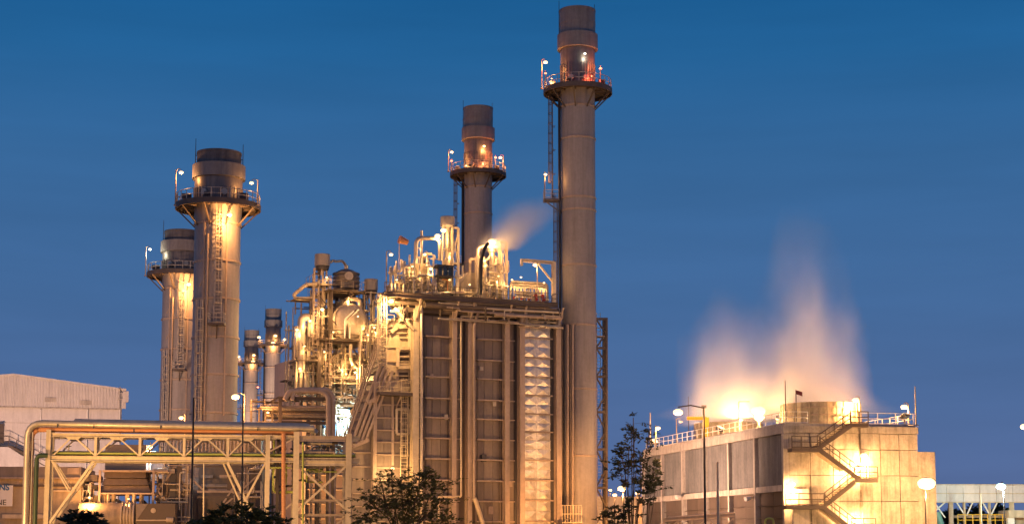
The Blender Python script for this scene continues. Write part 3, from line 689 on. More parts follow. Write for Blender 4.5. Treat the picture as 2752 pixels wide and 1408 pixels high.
# dense pipework at the middle and left of the deck
t = thing('valve_manifold', 'dense tangle of pale pipes and valves below the steaming vent', 'manifold', deckpt(1330, 0))
pipework(t, U1, fx(1282), fx(1366), -1.5, 1.3, DZ+.1, DZ+3.6, 34, 6, (.05, .15), ('alu', 'pale', 'galv'), .55, .5)
t = thing('valve_manifold', 'tangle of small pipes and valves at the left end of the roof deck', 'manifold', deckpt(1090, 0))
pipework(t, U1, fx(1042), fx(1170), -2, 1.4, DZ+.1, DZ+2.6, 44, 8, (.04, .14), ('alu', 'pale', 'galv', 'encl'), .5, .5)
t = thing('valve_manifold', 'tall slender pipes and valves under the drum silencer', 'manifold', deckpt(1190, -2))
pipework(t, U1, fx(1145), fx(1236), -4, -1, DZ+.2, DZ+6.0, 34, 9, (.05, .16), ('alu', 'pale', 'galv'), .65, .4)
t = thing('valve_manifold', 'pipes and valves between the black booth and the sloping housing', 'manifold', deckpt(1250, 0))
pipework(t, U1, fx(1218), fx(1285), -1.0, 1.3, DZ+.1, DZ+1.6, 18, 10, (.05, .13), ('alu', 'pale', 'galv'), .4, .5)
# davit crane at the right
t = thing('davit_crane', 'pale davit crane arm over the right end of the roof deck', 'crane', deckpt(1488, .5))
b = deckpt(1488, .5); zt = zat(1488, 704, .5)
e = U1.px(1402, 700, .5)
mb = MB(); mb.ibeam(b, V((b.x, b.y, zt)), .45, .4, side=U1.b); mb.build('mast', 'pale', t)
mb = MB(); mb.ibeam(V((b.x, b.y, zt-.1)), V((e.x, e.y, zt-.1)), .22, .4, side=Z); mb.build('jib', 'pale', t)
mb = MB(); q = U1.px(1446, 706, .5); mb.bar(V((q.x, q.y, zt-.3)), V((b.x, b.y, zt-(zt-DZ)*.5)), .18, .18); mb.build('brace', 'pale', t)
mb = MB(); mb.box(V((e.x, e.y, zt-.35)), (.25, .3, .8), U1); mb.build('trolley', 'galv', t)
# wind sock on a pole
t = thing('wind_sock', 'orange wind sock on a thin pole on the boiler roof', 'wind sock', deckpt(1072, .5))
b = deckpt(1072, .5); zt = zat(1074, 642, .5)
mb = MB(); mb.cyl(b, V((b.x, b.y, zt)), .05, 6); mb.build('pole', 'frame', t)
mb = MB(); mb.cyl(V((b.x, b.y, zt-.05)), V((b.x, b.y, zt-.35))+U1.a*1.05, .48, 14, r2=.30); mb.build('sock', 'orange', t)

# ------------------------------------------------------------------ inlet duct on the left of the near boiler
YI = -1.2
ix = lambda u, v: U1.px(u, v, YI)
du = thing('inlet_duct', 'slanting ribbed inlet duct widening up into the left side of the boiler', 'duct', ix(1040, 1462))
out = [(945, 1470), (945, 1200), (1012, 1000), (1062, 858), (1104, 836), (1104, 1470)]
mb = MB(); mb.prism([ix(*q) for q in out], -U1.b*3); o = mb.build('duct_casing', 'wall2', du); fixnormals(o)
for u0, u1, m_ in ((997, 1007, 'frame'), ):
    xa, xb = U1.xz(u0, 1200, YI)[0], U1.xz(u1, 1200, YI)[0]; z1 = U1.xz(u0, 1022, YI)[1]
    mb = MB(); mb.ibeam(U1.p((xa+xb)/2, YI+.35, 0), U1.p((xa+xb)/2, YI+.35, z1), xb-xa, .7, side=U1.b); mb.build('column', m_, du)
rnd = random.Random(5)
rv = [1052, 1087, 1122, 1155, 1187, 1221, 1256, 1290, 1325, 1360, 1400]
for i, v in enumerate(rv):
    a, b = ix(1008, v), ix(1100, v+2); mb = MB(); mb.bar(a+U1.b*.12, b+U1.b*.12, .3, .14); mb.build('rib', 'frame', du)
    v2 = v+36 if i+1 >= len(rv) else rv[i+1]
    for k in range(4):
        ua, ub = 1008+k*23.5, 1008+(k+1)*23.5; c = [ix(ua, v2-1.5), ix(ub-.8, v2-1.5), ix(ub-.8, v+1.5), ix(ua, v+1.5)]
        t_ = U1.b*(.05+rnd.uniform(0, .03)); mb = MB(); mb.prism([q+U1.b*.0 for q in c], t_); o = mb.build('wall_panel', rnd.choice(('wall', 'wall2')), du); fixnormals(o)
for v in (1215, 1253, 1288, 1325, 1360, 1400):
    mb = MB(); mb.bar(ix(947, v)+U1.b*.12, ix(996, v+1)+U1.b*.12, .26, .13); mb.build('rib', 'frame', du)
mb = MB(); mb.bar(ix(1054, 1055)+U1.b*.2, ix(1054, 1250)+U1.b*.2, .3, .14); mb.build('stiffener', 'frame', du)
# ribs across the slanting back of the duct and cable pipes climbing it
for i in range(9):
    f_ = i/8; a = ix(945+(1012-945)*f_, 1200+(1000-1200)*f_); mb = MB(); mb.bar(a+U1.b*.1-U1.a*.12, a-U1.b*3.0-U1.a*.12, .22, .28); mb.build('rib', 'frame', du)
    a = ix(1012+(1062-1012)*f_, 1000+(858-1000)*f_); mb = MB(); mb.bar(a+U1.b*.1-U1.a*.12, a-U1.b*3.0-U1.a*.12, .22, .28); mb.build('rib', 'frame', du)
for y in (-.6, -1.4, -2.2):
    mb = MB(); mb.tube([ix(940, 1195)+U1.b*y-U1.a*.3, ix(1008, 995)+U1.b*y-U1.a*.3, ix(1056, 855)+U1.b*y-U1.a*.3], .10, 8); mb.build('cable_pipe', 'frame', du)
# slanting flange beams following the duct roof
for i, (p, q) in enumerate((((940, 1196), (1018, 985)), ((953, 1192), (1030, 985)), ((966, 1186), (1040, 990)), ((978, 1180), (1050, 998)))):
    mb = MB(); mb.bar(ix(*p)+U1.b*(.35+.1*i), ix(*q)+U1.b*(.35+.1*i), .18, .3); mb.build('slant_beam', 'frame', du)
for p, q in (((942, 1200), (985, 1182)), ((980, 1084), (1010, 1070))):
    mb = MB(); mb.bar(ix(*p)+U1.b*.8, ix(*q)+U1.b*.8, .25, .4); mb.build('collar_beam', 'frame', du)
c = [ix(*q) for q in ((1013, 1050), (1013, 1003), (1062, 868), (1101, 868), (1101, 1050))]
mb = MB(); mb.prism(c, U1.b*.05); o = mb.build('lamplit_plate', 'pale', du); fixnormals(o)  # pale sheet puts the lamplight on the upper duct into its colour
for k in range(4):
    v = 895+k*38; a = ix(1052-k*13, v); b = ix(1100, v+1); mb = MB(); mb.bar(a+U1.b*.14, b+U1.b*.14, .22, .12); mb.build('rib', 'pale', du)
# stepped box frame (pale zigzag) on the upper duct
zz_ = [(1046, 893), (1066, 879), (1098, 879), (1098, 937), (1066, 937), (1066, 987), (1102, 987)]
mb = MB()
for a, b in zip(zz_[:-1], zz_[1:]): mb.bar(ix(*a)+U1.b*.4, ix(*b)+U1.b*.4, .42, .42)
mb.build('stepped_flange', 'pale', du)
for (u0, v0, u1, v1) in ((1072, 898, 1092, 908), (1070, 946, 1098, 958), (1070, 962, 1098, 978), (1046, 1000, 1062, 1015), (1072, 1000, 1096, 1022)):
    c = [ix(u0, v1), ix(u1, v1), ix(u1, v0), ix(u0, v0)]; mb = MB(); mb.prism([q+U1.b*.02 for q in c], U1.b*.05); o = mb.build('shade_panel', 'brown', du); fixnormals(o)  # brown panel paints the shade inside the recess
    mb = MB(); mb.bar(c[0]+U1.b*.2, c[1]+U1.b*.2, .3, .2); mb.build('sill', 'pale', du)
# platform and ladders on the duct front
pl = thing('duct_platform', 'railed platform with dark underside fixed on the slanting duct', 'platform', ix(1060, 1060))
a, b = ix(1006, 1060), ix(1122, 1063); c = (a+b)/2+U1.b*.9
mb = MB(); mb.box(c, ((b-a).length, 1.8, .35), U1); mb.build('deck', 'brown', pl)
zt = c.z+.18
q = lambda p, y: V((p.x, p.y, zt))+U1.b*y
railing([q(a, .1), q(a, 1.7), q(b, 1.7), q(b, .1)], pl, 'pale', 1.15, 1.2, .07)
for p in (a, (a+b)/2, b):
    mb = MB(); mb.bar(p+Z*-1.6, p+U1.b*1.6-Z*.15, .14, .14); mb.build('bracket', 'frame', pl)
p = ix(1081, 1280)+U1.b*.5; ladder(pl, p, ix(1081, 1062).z-p.z+1, U1.b, 'pale', True, .8, .09, 2.3)
mb = MB()
for a, b in zip([(1062, 1100), (1094, 1100), (1094, 1166), (1062, 1166)], [(1094, 1100), (1094, 1166), (1062, 1166), (1062, 1100)]): mb.bar(ix(*a)+U1.b*.5, ix(*b)+U1.b*.5, .28, .28)
mb.build('window_frame', 'pale', pl)
# upper caged ladder from duct to roof
t = thing('caged_ladder', 'bright caged ladder rising from the duct to the roof deck', 'ladder', U1.px(1027, 985, .4))
p = U1.px(1027, 985, .4); ladder(t, p, U1.px(1027, 815, .4).z-p.z, U1.b, 'pale', True, .95, .10, 1.0)
for du_ in (-12, 12):
    mb = MB(); mb.bar(U1.px(1027+du_, 985, -.2), U1.px(1027+du_, 800, -.2), .12, .12); mb.build('standard', 'pale', t)
# braces out to the deck
for nm, p, q, m_ in (('knee_brace', (1060, 828), (1112, 886), 'pale'), ('knee_brace', (1128, 790), (1114, 862), 'frame')):
    mb = MB(); mb.bar(ux(*p, .7), ux(*q, .7), .32, .32); mb.build(nm, m_, dk)
t = thing('valve_manifold', 'dark pipes and valves crowded under the left roof overhang', 'manifold', ux(1050, 830, -.3))
xa, za = U1.xz(1020, 860, 0); xb, zb = U1.xz(1105, 790, 0)
pipework(t, U1, xa, xb, -1.0, 1.0, za, zb, 22, 14, (.05, .14), ('frame', 'brown', 'alu', 'pale'), .4, .3)
# ------------------------------------------------------------------ process tower with the steam drum (between bypass stacks and boiler)
T0 = at(852, 1460, 203); UT = Frame((T0.x, T0.y), A1)
tp = lambda u, v, y=0: UT.px(u, v, y)
tw = thing('process_tower', 'dense brown steel tower of posts, platforms and pipes around the shiny drum', 'steel tower', tp(930, 1460, -4))
for u, v, y, w, m_ in ((858, 908, 0, .42, 'brown'), (1003, 918, 0, .40, 'brown'), (845, 720, -1, .22, 'frame'), (868, 716, -1, .22, 'frame'), (888, 780, .2, .34, 'brown'), (906, 770, -5, .26, 'brown'), (980, 780, -5, .3, 'brown'), (858, 725, -6, .26, 'brown'), (1003, 780, -6, .3, 'brown'), (930, 925, -6, .26, 'brown')):
    mb = MB(); b = tp(u, 1460, y); t_ = tp(u, v, y); mb.ibeam(V((t_.x, t_.y, 0)), t_, w, w, side=UT.b); mb.build('column', m_, tw)
for v, u0, u1, y, h in ((915, 855, 1010, .3, .5), (781, 886, 982, .3, .4), (1010, 858, 1003, 0, .3), (970, 858, 1003, -6, .3), (1060, 858, 1003, -3, .3), (762, 845, 905, -1, .22), (831, 845, 890, -1, .22), (873, 845, 890, -1, .22), (735, 845, 870, -1, .2)):
    mb = MB(); a, b = tp(u0, v, y), tp(u1, v+(u1-u0)*.045, y); b.z = a.z; mb.ibeam(a, b, .22, h, side=Z); mb.build('beam', 'brown', tw)
for p, q, y in (((860, 1010), (930, 925), .1), ((1000, 1010), (940, 925), .1), ((862, 985), (915, 945), -.5), ((940, 955), (1000, 1050), -2), ((1000, 955), (900, 1050), -2), ((905, 835), (958, 782), .2), ((890, 860), (905, 835), .2), ((975, 820), (940, 782), -1), ((858, 1085), (915, 1020), -1)):
    mb = MB(); mb.bar(tp(*p, y), tp(*q, y), .17, .17); mb.build('brace', 'brown', tw)
def plate(u0, u1, v, y0, y1, th=.12, rail=True, name='platform', m_='brown', par=None):
    par = par or tw
    a, b = tp(u0, v, y0), tp(u1, v, y0); b = V((b.x, b.y, a.z)); mb = MB()
    mb.hexa([a-Z*th, b-Z*th, b-UT.b*(y0-y1)-Z*th, a-UT.b*(y0-y1)-Z*th, a, b, b-UT.b*(y0-y1), a-UT.b*(y0-y1)]); o = mb.build(name, m_, par)
    if rail: railing([a-UT.b*(y0-y1), a, b, b-UT.b*(y0-y1)], o, 'frame', 1.1, 1.4, .05)
    return o
plate(856, 1010, 908, 1.2, -8)
plate(884, 982, 776, 1.0, -7)
plate(842, 890, 762, -.2, -3)
plate(800, 856, 966, .5, -3)
plate(796, 842, 800, .2, -2, rail=False)
# pipes in the tower
x_ = lambda u, y=0: UT.xz(u, 1000, y)[0]
z_ = lambda v, u=930: UT.xz(u, v, 0)[1]
pipework(tw, UT, x_(860), x_(1003), -7, -.5, z_(1075), z_(925), 56, 31, (.05, .17), ('alu', 'pale', 'galv', 'frame'), .45, .3)
pipework(tw, UT, x_(845), x_(895), -4, .3, z_(905), z_(735), 34, 32, (.04, .13), ('alu', 'pale', 'galv', 'frame'), .7, .3)
pipework(tw, UT, x_(893), x_(1010), -1, 1.0, z_(905), z_(868), 26, 33, (.04, .10), ('alu', 'pale', 'galv', 'frame'), .7, .5)
pipework(tw, UT, x_(890), x_(1012), -6, -2.5, z_(850), z_(785), 22, 34, (.06, .16), ('alu', 'brown', 'galv', 'frame'), .3, .3)
pipework(tw, UT, x_(978), x_(1030), -3, .5, z_(880), z_(775), 26, 35, (.05, .12), ('alu', 'pale', 'galv', 'frame'), .55, .4)
pipework(tw, UT, x_(795), x_(858), -3, 0, z_(1060), z_(870), 36, 36, (.05, .16), ('alu', 'pale', 'galv', 'frame'), .7, .4)
pipework(tw, UT, x_(880), x_(980), -5, 0, z_(1200), z_(1075), 30, 37, (.05, .18), ('alu', 'pale', 'galv', 'blue'), .45, .4)
pipework(tw, UT, x_(955), x_(1012), .5, 2.5, z_(1065), z_(860), 40, 38, (.05, .14), ('alu', 'pale', 'galv', 'frame', 'brown'), .55, .4)
pipework(tw, UT, x_(800), x_(1000), -8, -3, z_(1090), z_(790), 60, 39, (.06, .16), ('brown', 'frame', 'galv'), .5, .1)
for u, v0, y in ((893, 915, .9), (921, 1060, .7), (940, 915, .9), (972, 1060, .8), (834, 966, .6), (812, 1060, .4), (1012, 1000, .8)):
    p = tp(u, v0, y); t_ = tp(u, v0-(135 if v0 < 1000 else 140), y); mb = MB(); mb.bar(p, t_, .13, .13); mb.build('stanchion', 'brown', tw)
for p, q, y in (((893, 860), (940, 912), .95), ((972, 925), (921, 1050), .75), ((860, 925), (921, 1000), .8), ((812, 925), (856, 960), .5), ((985, 800), (1010, 905), .65), ((845, 780), (888, 830), .4)):
    mb = MB(); mb.bar(tp(*p, y), tp(*q, y), .10, .10); mb.build('brace', 'brown', tw)
for v, u0, u1, y in ((895, 860, 1008, 1.25), (885, 860, 1008, 1.25), (955, 862, 1000, .8), (1015, 862, 1000, .8), (850, 845, 890, .5), (940, 800, 856, .6)):
    mb = MB(); a, b2 = tp(u0, v, y), tp(u1, v+(u1-u0)*.045, y); mb.bar(a, b2, .07, .07); mb.build('guard_rail', 'brown', tw)
for k, (u0, u1, v) in enumerate(((860, 1003, 948), (860, 1003, 990), (860, 1000, 1030), (800, 856, 925), (800, 856, 1005))): plate(u0, u1, v, -1.5-k*.3, -5)
for u, v0, v1 in ((880, 1068, 930), (968, 1066, 925), (846, 960, 770)):
    p = tp(u, v0, .5); ladder(tw, p, tp(u, v1, .5).z-p.z, UT.b, 'frame', True, .6, .07, 1.5)
run('pipe', '', [tp(942, 925, .6), tp(942, 968, .6), tp(955, 988, .6), tp(985, 988, .6), tp(985, 1060, .6)], .22, 'alu', tw, bend=.7)

# the drum
c = tp(943, 864, .8); rd = 50*mpp(204); t = thing('steam_drum', 'big shiny drum with domed end catching the orange lamps', 'drum', c-Z*rd)
d = UT.b
mb = MB(); mb.cyl(c-d*11, c-d*.35, rd, 40, cap=False)
mb.build('shell', 'drum', t)
mb = MB(); n = 40; prev = None; x = d.cross(Z).normalized(); rings = []
for i in range(9):
    a = pi/2*i/8; rings.append((rd*cos(a), -.35+rd*.5*sin(a)))
vs = []; fs = []
for r_, o_ in rings: vs += [c+d*o_+(x*cos(2*pi*k/n)+Z*sin(2*pi*k/n))*max(r_, .001) for k in range(n)]
for i in range(8): fs += [(i*n+k, i*n+(k+1) % n, (i+1)*n+(k+1) % n, (i+1)*n+k) for k in range(n)]
mb._add(vs, fs, True); o = mb.build('domed_end', 'drum', t); fixnormals(o)
mb = MB(); mb.cyl(c-d*.5, c-d*.25, rd*1.025, 40); mb.build('girth_band', 'alu', t)
mb = MB(); e = c+d*(rd*.5-.4); mb.cyl(e-d*.1, e+d*.18, .42, 18); mb.build('manway', 'drum', t)
for i in range(3):     # bent instrument pipes across the end
    s = x*(-.35-.30*i) if x.dot(V((1, 0, 0))) > 0 else x*(.35+.30*i)
    p0 = c+d*.55+s*1.0-Z*rd*.95; p1 = c+d*.62+s*1.0+Z*(.35-.08*i); p2 = c+d*.60+s*1.0-s.normalized()*-1.15+Z*(1.35-.1*i) if False else c+d*.62+s+(-s.normalized())*1.1+Z*(1.45-.12*i)
    mb = MB(); mb.tube([p0, p1, p2], .10, 8, bend=.2); mb.build('instrument_pipe', 'brown' if i == 1 else 'white', t)
for o_ in (-1.5, -7):
    mb = MB(); q = c+d*o_; mb.prism([q+x*rd*.8-Z*rd*.6, q-x*rd*.8-Z*rd*.6, q-x*rd*.7-Z*rd*1.12, q+x*rd*.7-Z*rd*1.12], -d*.5); mb.build('saddle', 'brown', t)
for k in range(3):
    q = c-d*(1.4+1.6*k)+Z*rd*.9; mb = MB(); mb.cyl(q, q+Z*.9, .28, 12); mb.cyl(q+Z*.9, q+Z*1.02, .40, 12); mb.build('nozzle', 'alu', t)
mb = MB(); q = c-d*.8+x*.2+Z*rd*.98; mb.tube([q, q+Z*.7, q+Z*.7+UT.a*1.6, q+UT.a*1.7-Z*.6], .3, 10, bend=.6); mb.build('downcomer', 'alu', t)

# drum silencer on posts, domed tank, second silencer
def tdrum(u, v0, v1, ru, y, label, m='stack', legs=True):
    c = tp(u, v1, y); r = ru*mpp(203); zt = tp(u, v0, y).z; t = thing('vent_silencer', label, 'silencer', c-Z*(1.2 if legs else .4))
    mb = MB(); mb.lathe((c.x, c.y, 0), [(0, c.z), (r, c.z), (r, zt-.05), (r*.97, zt), (r*.85, zt), (r*.85, zt-.5), (0, zt-.5)], 30); mb.build('drum', m, t)
    mb = MB(); mb.lathe((c.x, c.y, 0), [(0, c.z-.5), (r*.85, c.z-.5), (r*.92, c.z-.02)], 24); mb.build('base_ring', 'dark', t)
    if legs:
        for i in range(3):
            a = i*2*pi/3+.5; q = c+V((cos(a)*r*.6, sin(a)*r*.6, -1.2)); mb = MB(); mb.cyl(q, q+Z*.75, .12, 8); mb.build('leg', 'frame', t)
    return t
tdrum(866, 684, 715, 21, -1, 'grey vent drum standing highest at the left of the tower top')
tdrum(997, 751, 781, 19, -2, 'lower grey vent drum beside the roof deck railing')
cR = tp(930, 778, -2.5); r = 36*mpp(205); zt = tp(930, 723, -2.5).z; t = thing('domed_tank', 'dark domed tank with round manway on the tower top', 'tank', cR)
zc_ = zt-r*.75
mb = MB(); mb.lathe((cR.x, cR.y, 0), [(r, cR.z), (r, zc_)]+[(r*cos(pi/2*i/8), zc_+r*.75*sin(pi/2*i/8)) for i in range(1, 9)], 36); mb.build('shell', 'lagging', t)
for i in range(4):
    zz0 = cR.z+.25+i*.5; mb = MB(); mb.lathe((cR.x, cR.y, 0), [(r, zz0), (r*1.05, zz0+.06), (r*1.05, zz0+.2), (r, zz0+.26)], 30); mb.build('hoop', 'lagging', t)
dv = V((.28, -.96, 0)).normalized(); q = V((cR.x, cR.y, tp(938, 748, -2.5).z)); mb = MB(); mb.cyl(q+dv*r*.8, q+dv*(r+.28), .52, 20); mb.build('manway', 'drum', t)
mb = MB(); q0 = V((cR.x, cR.y, zt)); mb.cyl(q0-Z*.2, q0+Z*.45, .26, 12); mb.build('nozzle', 'alu', t)
run('hose_pipe', 'twisted pale pipe arching from the vent drum to the domed tank', [tp(888, 706, -1), tp(893, 700, -1), tp(905, 703, -1.5), tp(920, 700, -2), tp(930, 714, -2.4)], .16, 'alu', bend=.5)
run('bent_pipe', 'cream pipe cranked out to the left of the tower against the sky', [tp(850, 764, -.4), tp(823, 764, -.4), tp(789, 792, -.4), tp(795, 802, -.4), tp(838, 802, -.4)], .22, 'pale', bend=.35)
run('loop_pipe', 'fat inverted U pipe at the left edge of the tower', [tp(810, 1000, 0), tp(810, 852, 0), tp(836, 852, 0), tp(836, 905, 0)], .46, 'drum', bend=1.5, n=16)
run('drop_pipe', 'vertical pipe dropping below the inverted U pipe', [tp(822, 985, -1), tp(822, 1060, -1)], .42, 'alu')

# ------------------------------------------------------------------ boiler of unit two behind the tower
o2 = V((O1.x, O1.y, 0))+UNIT; U2 = Frame((o2.x, o2.y), A1)
h2 = thing('boiler', 'floodlit yellow ribbed boiler wall glimpsed behind the process tower', 'boiler', U2.p(4, -6, 0))
mb = MB(); mb.hexa([U2.p(-6, -.35, 0), U2.p(17, -.35, 0), U2.p(17, -14, 0), U2.p(-6, -14, 0), U2.p(-6, -.35, ZR), U2.p(17, -.35, ZR), U2.p(17, -14, ZR), U2.p(-6, -14, ZR)]); mb.build('casing', 'wall2', h2)
for i in range(14):
    mb = MB(); mb.box(U2.p(5.5, -.2, 1.6+i*2.05), (23, .4, .16), U2); mb.build('rib', 'pale', h2)
for i in range(7):
    mb = MB(); x = -5.8+i*3.6; mb.ibeam(U2.p(x, .05, 0), U2.p(x, .05, ZR-.02), .4, .6, side=U2.b); mb.build('column', 'pale', h2)

# ------------------------------------------------------------------ pipe rack module left of the tower (brown frames, cranked twin pipes)
N0 = at(752, 1460, 172); UN = Frame((N0.x, N0.y), R(12)); np_ = lambda u, v, y=0: UN.px(u, v, y)
md = thing('pipe_module', 'brown skeletal frame module carrying pipes behind the long truss', 'pipe rack', np_(790, 1460, -2))
def nb(p, q, y, w=.26, m_='brown', nm='beam'):
    a, b = np_(*p, y), np_(*q, y); mb = MB(); mb.ibeam(a, b, w, w, side=(UN.b if abs((b-a).normalized().z) > .8 else Z)); mb.build(nm, m_, md)
for y in (0, -4):
    for u in (753, 887): nb((u, 1068), (u, 1460), y, .34, nm='post')
    nb((750, 1070), (890, 1072), y, .36); nb((750, 1134), (890, 1137), y, .3)
for u in (675, 696, 713, 732): nb((u, 1078 if u < 690 else 1100 - (u-690)*.6), (u, 1460), -1.5, .2, nm='post')
nb((672, 1078), (752, 1082), -1.5, .22); nb((690, 1100), (752, 1066), -1.5, .2); nb((690, 1134), (752, 1134), -1.5, .22)
for i in range(4): mb = MB(); mb.bar(np_(754+i*38, 1075, 0), np_(754+i*38, 1075, -4), .2, .2); mb.build('beam', 'brown', md)
for i in range(6): run('pipe', '', [np_(700+i*3, 1092+i*6, -.5-i*.6), np_(884, 1094+i*6.5, -.5-i*.6)], .14, ('frame', 'alu', 'brown')[i % 3], md)
railing([np_(675, 1102, -1.2), np_(748, 1100, -1.2)], md, 'frame', 1.1, 1.2, .05)
for i, (dx, r_) in enumerate(((0, .27), (13, .22))):
    run('cranked_pipe', ['fat brown pipe bending down in a quarter circle beside the tower', 'second quarter circle pipe just outside the fat brown one'][i],
        [np_(765+dx*1.5, 1075, .5), np_(778+dx, 1050-dx*.3, .5), np_(866+dx*1.2, 1050-dx*.3, .5), np_(883+dx, 1066, .5), np_(883+dx, 1460, .5)], r_, 'frame', bend=1.3, group=None)
nb((680, 1120), (680, 1121), 0)

# equipment under cool lamps between module and duct
eq = thing('pump_skid', 'pipes and tanks washed in greenish white light at the foot of the tower', 'equipment skid', tp(925, 1460, 0))
for i, (u0, u1, v0, v1) in enumerate(((896, 915, 1150, 1200), (918, 946, 1128, 1160), (925, 950, 1165, 1210), (895, 940, 1100, 1118))):
    a, b = tp(u0, v1, -3), tp(u1, v1, -3); zt = tp(u0, v0, -3).z; mb = MB(); mb.cyl(V((a+b)/2), V(((a+b)/2).xy.to_3d())+Z*zt, (b-a).length/2, 16); mb.build('vessel', 'white', eq)
for v in (1120, 1170):
    mb = MB(); a, b = tp(880, v, -4), tp(965, v+4, -4); mb.box((a+b)/2, ((b-a).length, 4, .25), UT); mb.build('deck', 'brown', eq)
pipework(eq, UT, x_(885), x_(965), -4, -1, z_(1230), z_(1085), 30, 41, (.05, .15), ('white', 'galv', 'blue', 'alu'), .45, .6)

# ------------------------------------------------------------------ long truss pipe bridge in front
P0 = at(130, 1460, 125); PR = Frame((P0.x, P0.y), R(9)); pp = lambda u, v, y=0: PR.px(u, v, y)
br = thing('pipe_bridge', 'long pale steel truss bridge on braced legs carrying pipes across the left half', 'pipe bridge', pp(420, 1460, -1))
ZTOP = pp(130, 1168).z; ZBOT = pp(130, 1231).z
def xat(u, y=0): return PR.xz(u, 1200, y)[0]
XB0, XB1 = xat(130), xat(722); BW = 2.4
def pbar(x0, z0, x1, z1, y, w, nm, m_='pale', i=True):
    a, b = PR.p(x0, y, z0), PR.p(x1, y, z1); mb = MB()
    if i: mb.ibeam(a, b, w, w*1.1, side=(PR.b if abs((b-a).normalized().z) > .8 else Z))
    else: mb.bar(a, b, w, w)
    return mb.build(nm, m_, br)
for y in (0, -BW):
    pbar(XB0+.16, ZTOP, XB1+6.8, ZTOP, y, .24, 'top_chord'); pbar(XB0+.16, ZBOT, XB1+6.8, ZBOT, y, .34, 'bottom_chord')
    ver = [257, 376, 495, 612]; top = [196, 314, 434, 551, 662]
    for u in ver: pbar(xat(u), ZBOT+.17, xat(u), ZTOP-.12, y, .19, 'vertical')
    bot = [143]+ver+[716]
    for i, t_ in enumerate(top):
        pbar(xat(bot[i]), ZBOT+.2, xat(t_)-.1, ZTOP-.15, y, .10, 'diagonal', i=False); pbar(xat(t_)+.1, ZTOP-.15, xat(bot[i+1]), ZBOT+.2, y, .10, 'diagonal', i=False)
        mb = MB(); c = xat(t_); mb.hexa([PR.p(c-.35, y-.03, ZTOP-.32), PR.p(c+.35, y-.03, ZTOP-.32), PR.p(c+.35, y+.03, ZTOP-.32), PR.p(c-.35, y+.03, ZTOP-.32), PR.p(c-.6, y-.03, ZTOP-.1), PR.p(c+.6, y-.03, ZTOP-.1), PR.p(c+.6, y+.03, ZTOP-.1), PR.p(c-.6, y+.03, ZTOP-.1)]); mb.build('gusset', 'pale', br)
    for u, zt in ((130, pp(130, 1154).z), (720, pp(720, 1168).z)):
        pbar(xat(u), 0, xat(u), zt, y, .33, 'leg')
    # knee braces of the legs
    pbar(xat(252), ZBOT-.2, xat(137), pp(137, 1408).z, y, .17, 'knee_brace', i=False)
    pbar(xat(140), ZBOT-.2, xat(187), pp(187, 1318).z, y, .09, 'stay', i=False)
    pbar(xat(145), ZBOT-.25, xat(192), pp(187, 1318).z+.1, y, .07, 'stay', i=False)
    pbar(xat(612), ZBOT-.2, xat(692), pp(692, 1400).z, y, .17, 'knee_brace', i=False)
    pbar(xat(600), ZBOT-.2, xat(672), pp(672, 1400).z, y-.4, .10, 'stay', i=False)
    pbar(xat(714), ZBOT-.2, xat(640), pp(640, 1385).z, y, .13, 'knee_brace', i=False)
for i in range(11):
    x = XB0+.5+(XB1-XB0-.6)*i/10
    for zz0 in (ZTOP, ZBOT):
        mb = MB(); mb.bar(PR.p(x, -.15, zz0-.02), PR.p(x, -BW+.15, zz0-.02), .14, .14); mb.build('cross_beam', 'frame', br)
for i, (y, r_, m_) in enumerate(((-.25, .11, 'lime'), (-.9, .14, 'frame'), (-1.4, .18, 'alu'), (-1.9, .12, 'galv'))):
    run('deck_pipe', '', [PR.p(XB0+.3, y, ZBOT+.28+r_), PR.p(XB1+6.5, y, ZBOT+.28+r_)], r_, m_, br)
for u in (183, 430, 505): valve(br, PR.p(xat(u), -.5, ZBOT+.42), PR.a, .12, 'galv', 'dark')
# braced end tower of the bridge
ZTW = pp(795, 1160).z
for u, m_ in ((795, 'pale'), (936, 'pale')):
    for y in (.2, -BW-1.2): mb = MB(); x = PR.xz(u, 1300, .2)[0]; mb.ibeam(PR.p(x, y, 0), PR.p(x, y, ZTW+(0 if u < 900 else -.1)), .42, .42, side=PR.b); mb.build('leg', m_, br)
xa, xb = PR.xz(795, 1300, .2)[0]+.22, PR.xz(936, 1300, .2)[0]-.22
for v, h, m_ in ((1178, .42, 'frame'), (1244, .4, 'pale'), (1344, .16, 'frame'), (1383, .16, 'frame')):
    for y in (.2, -BW-1.2): zz0 = pp(860, v, .2).z; mb = MB(); mb.ibeam(PR.p(xa, y, zz0), PR.p(xb, y, zz0), .24, h, side=Z); mb.build('beam', m_, br)
for (p, q) in (((800, 1250), (932, 1370)), ((932, 1250), (800, 1370))):
    mb = MB(); mb.bar(pp(*p, .2), pp(*q, .2 if p[0] < 900 else .35), .15, .15); mb.build('cross_brace', 'pale', br)
for (p, q) in (((932, 1385), (890, 1420)), ((800, 1385), (840, 1420)), ((725, 1212), (786, 1180)), ((728, 1400), (786, 1350))):
    mb = MB(); mb.bar(pp(*p, .1), pp(*q, .1), .12, .12); mb.build('brace', 'frame', br)
for u in (746, 880, 895): mb = MB(); x = PR.xz(u, 1300, -1)[0]; mb.bar(PR.p(x, -1, 0), PR.p(x, -1, pp(u, 1175, -1).z), .22, .22); mb.build('leg', 'brown', br)
pipework(br, PR, xa+.3, xb, -BW-.8, -.2, pp(860, 1240).z, pp(860, 1185).z, 16, 51, (.05, .13), ('brown', 'frame', 'pale', 'alu'), .15, .3)
pipework(br, PR, xat(725), xa, -BW-.8, -.2, pp(760, 1320).z, pp(760, 1180).z, 20, 52, (.04, .10), ('brown', 'frame', 'lime', 'alu'), .5, .3)
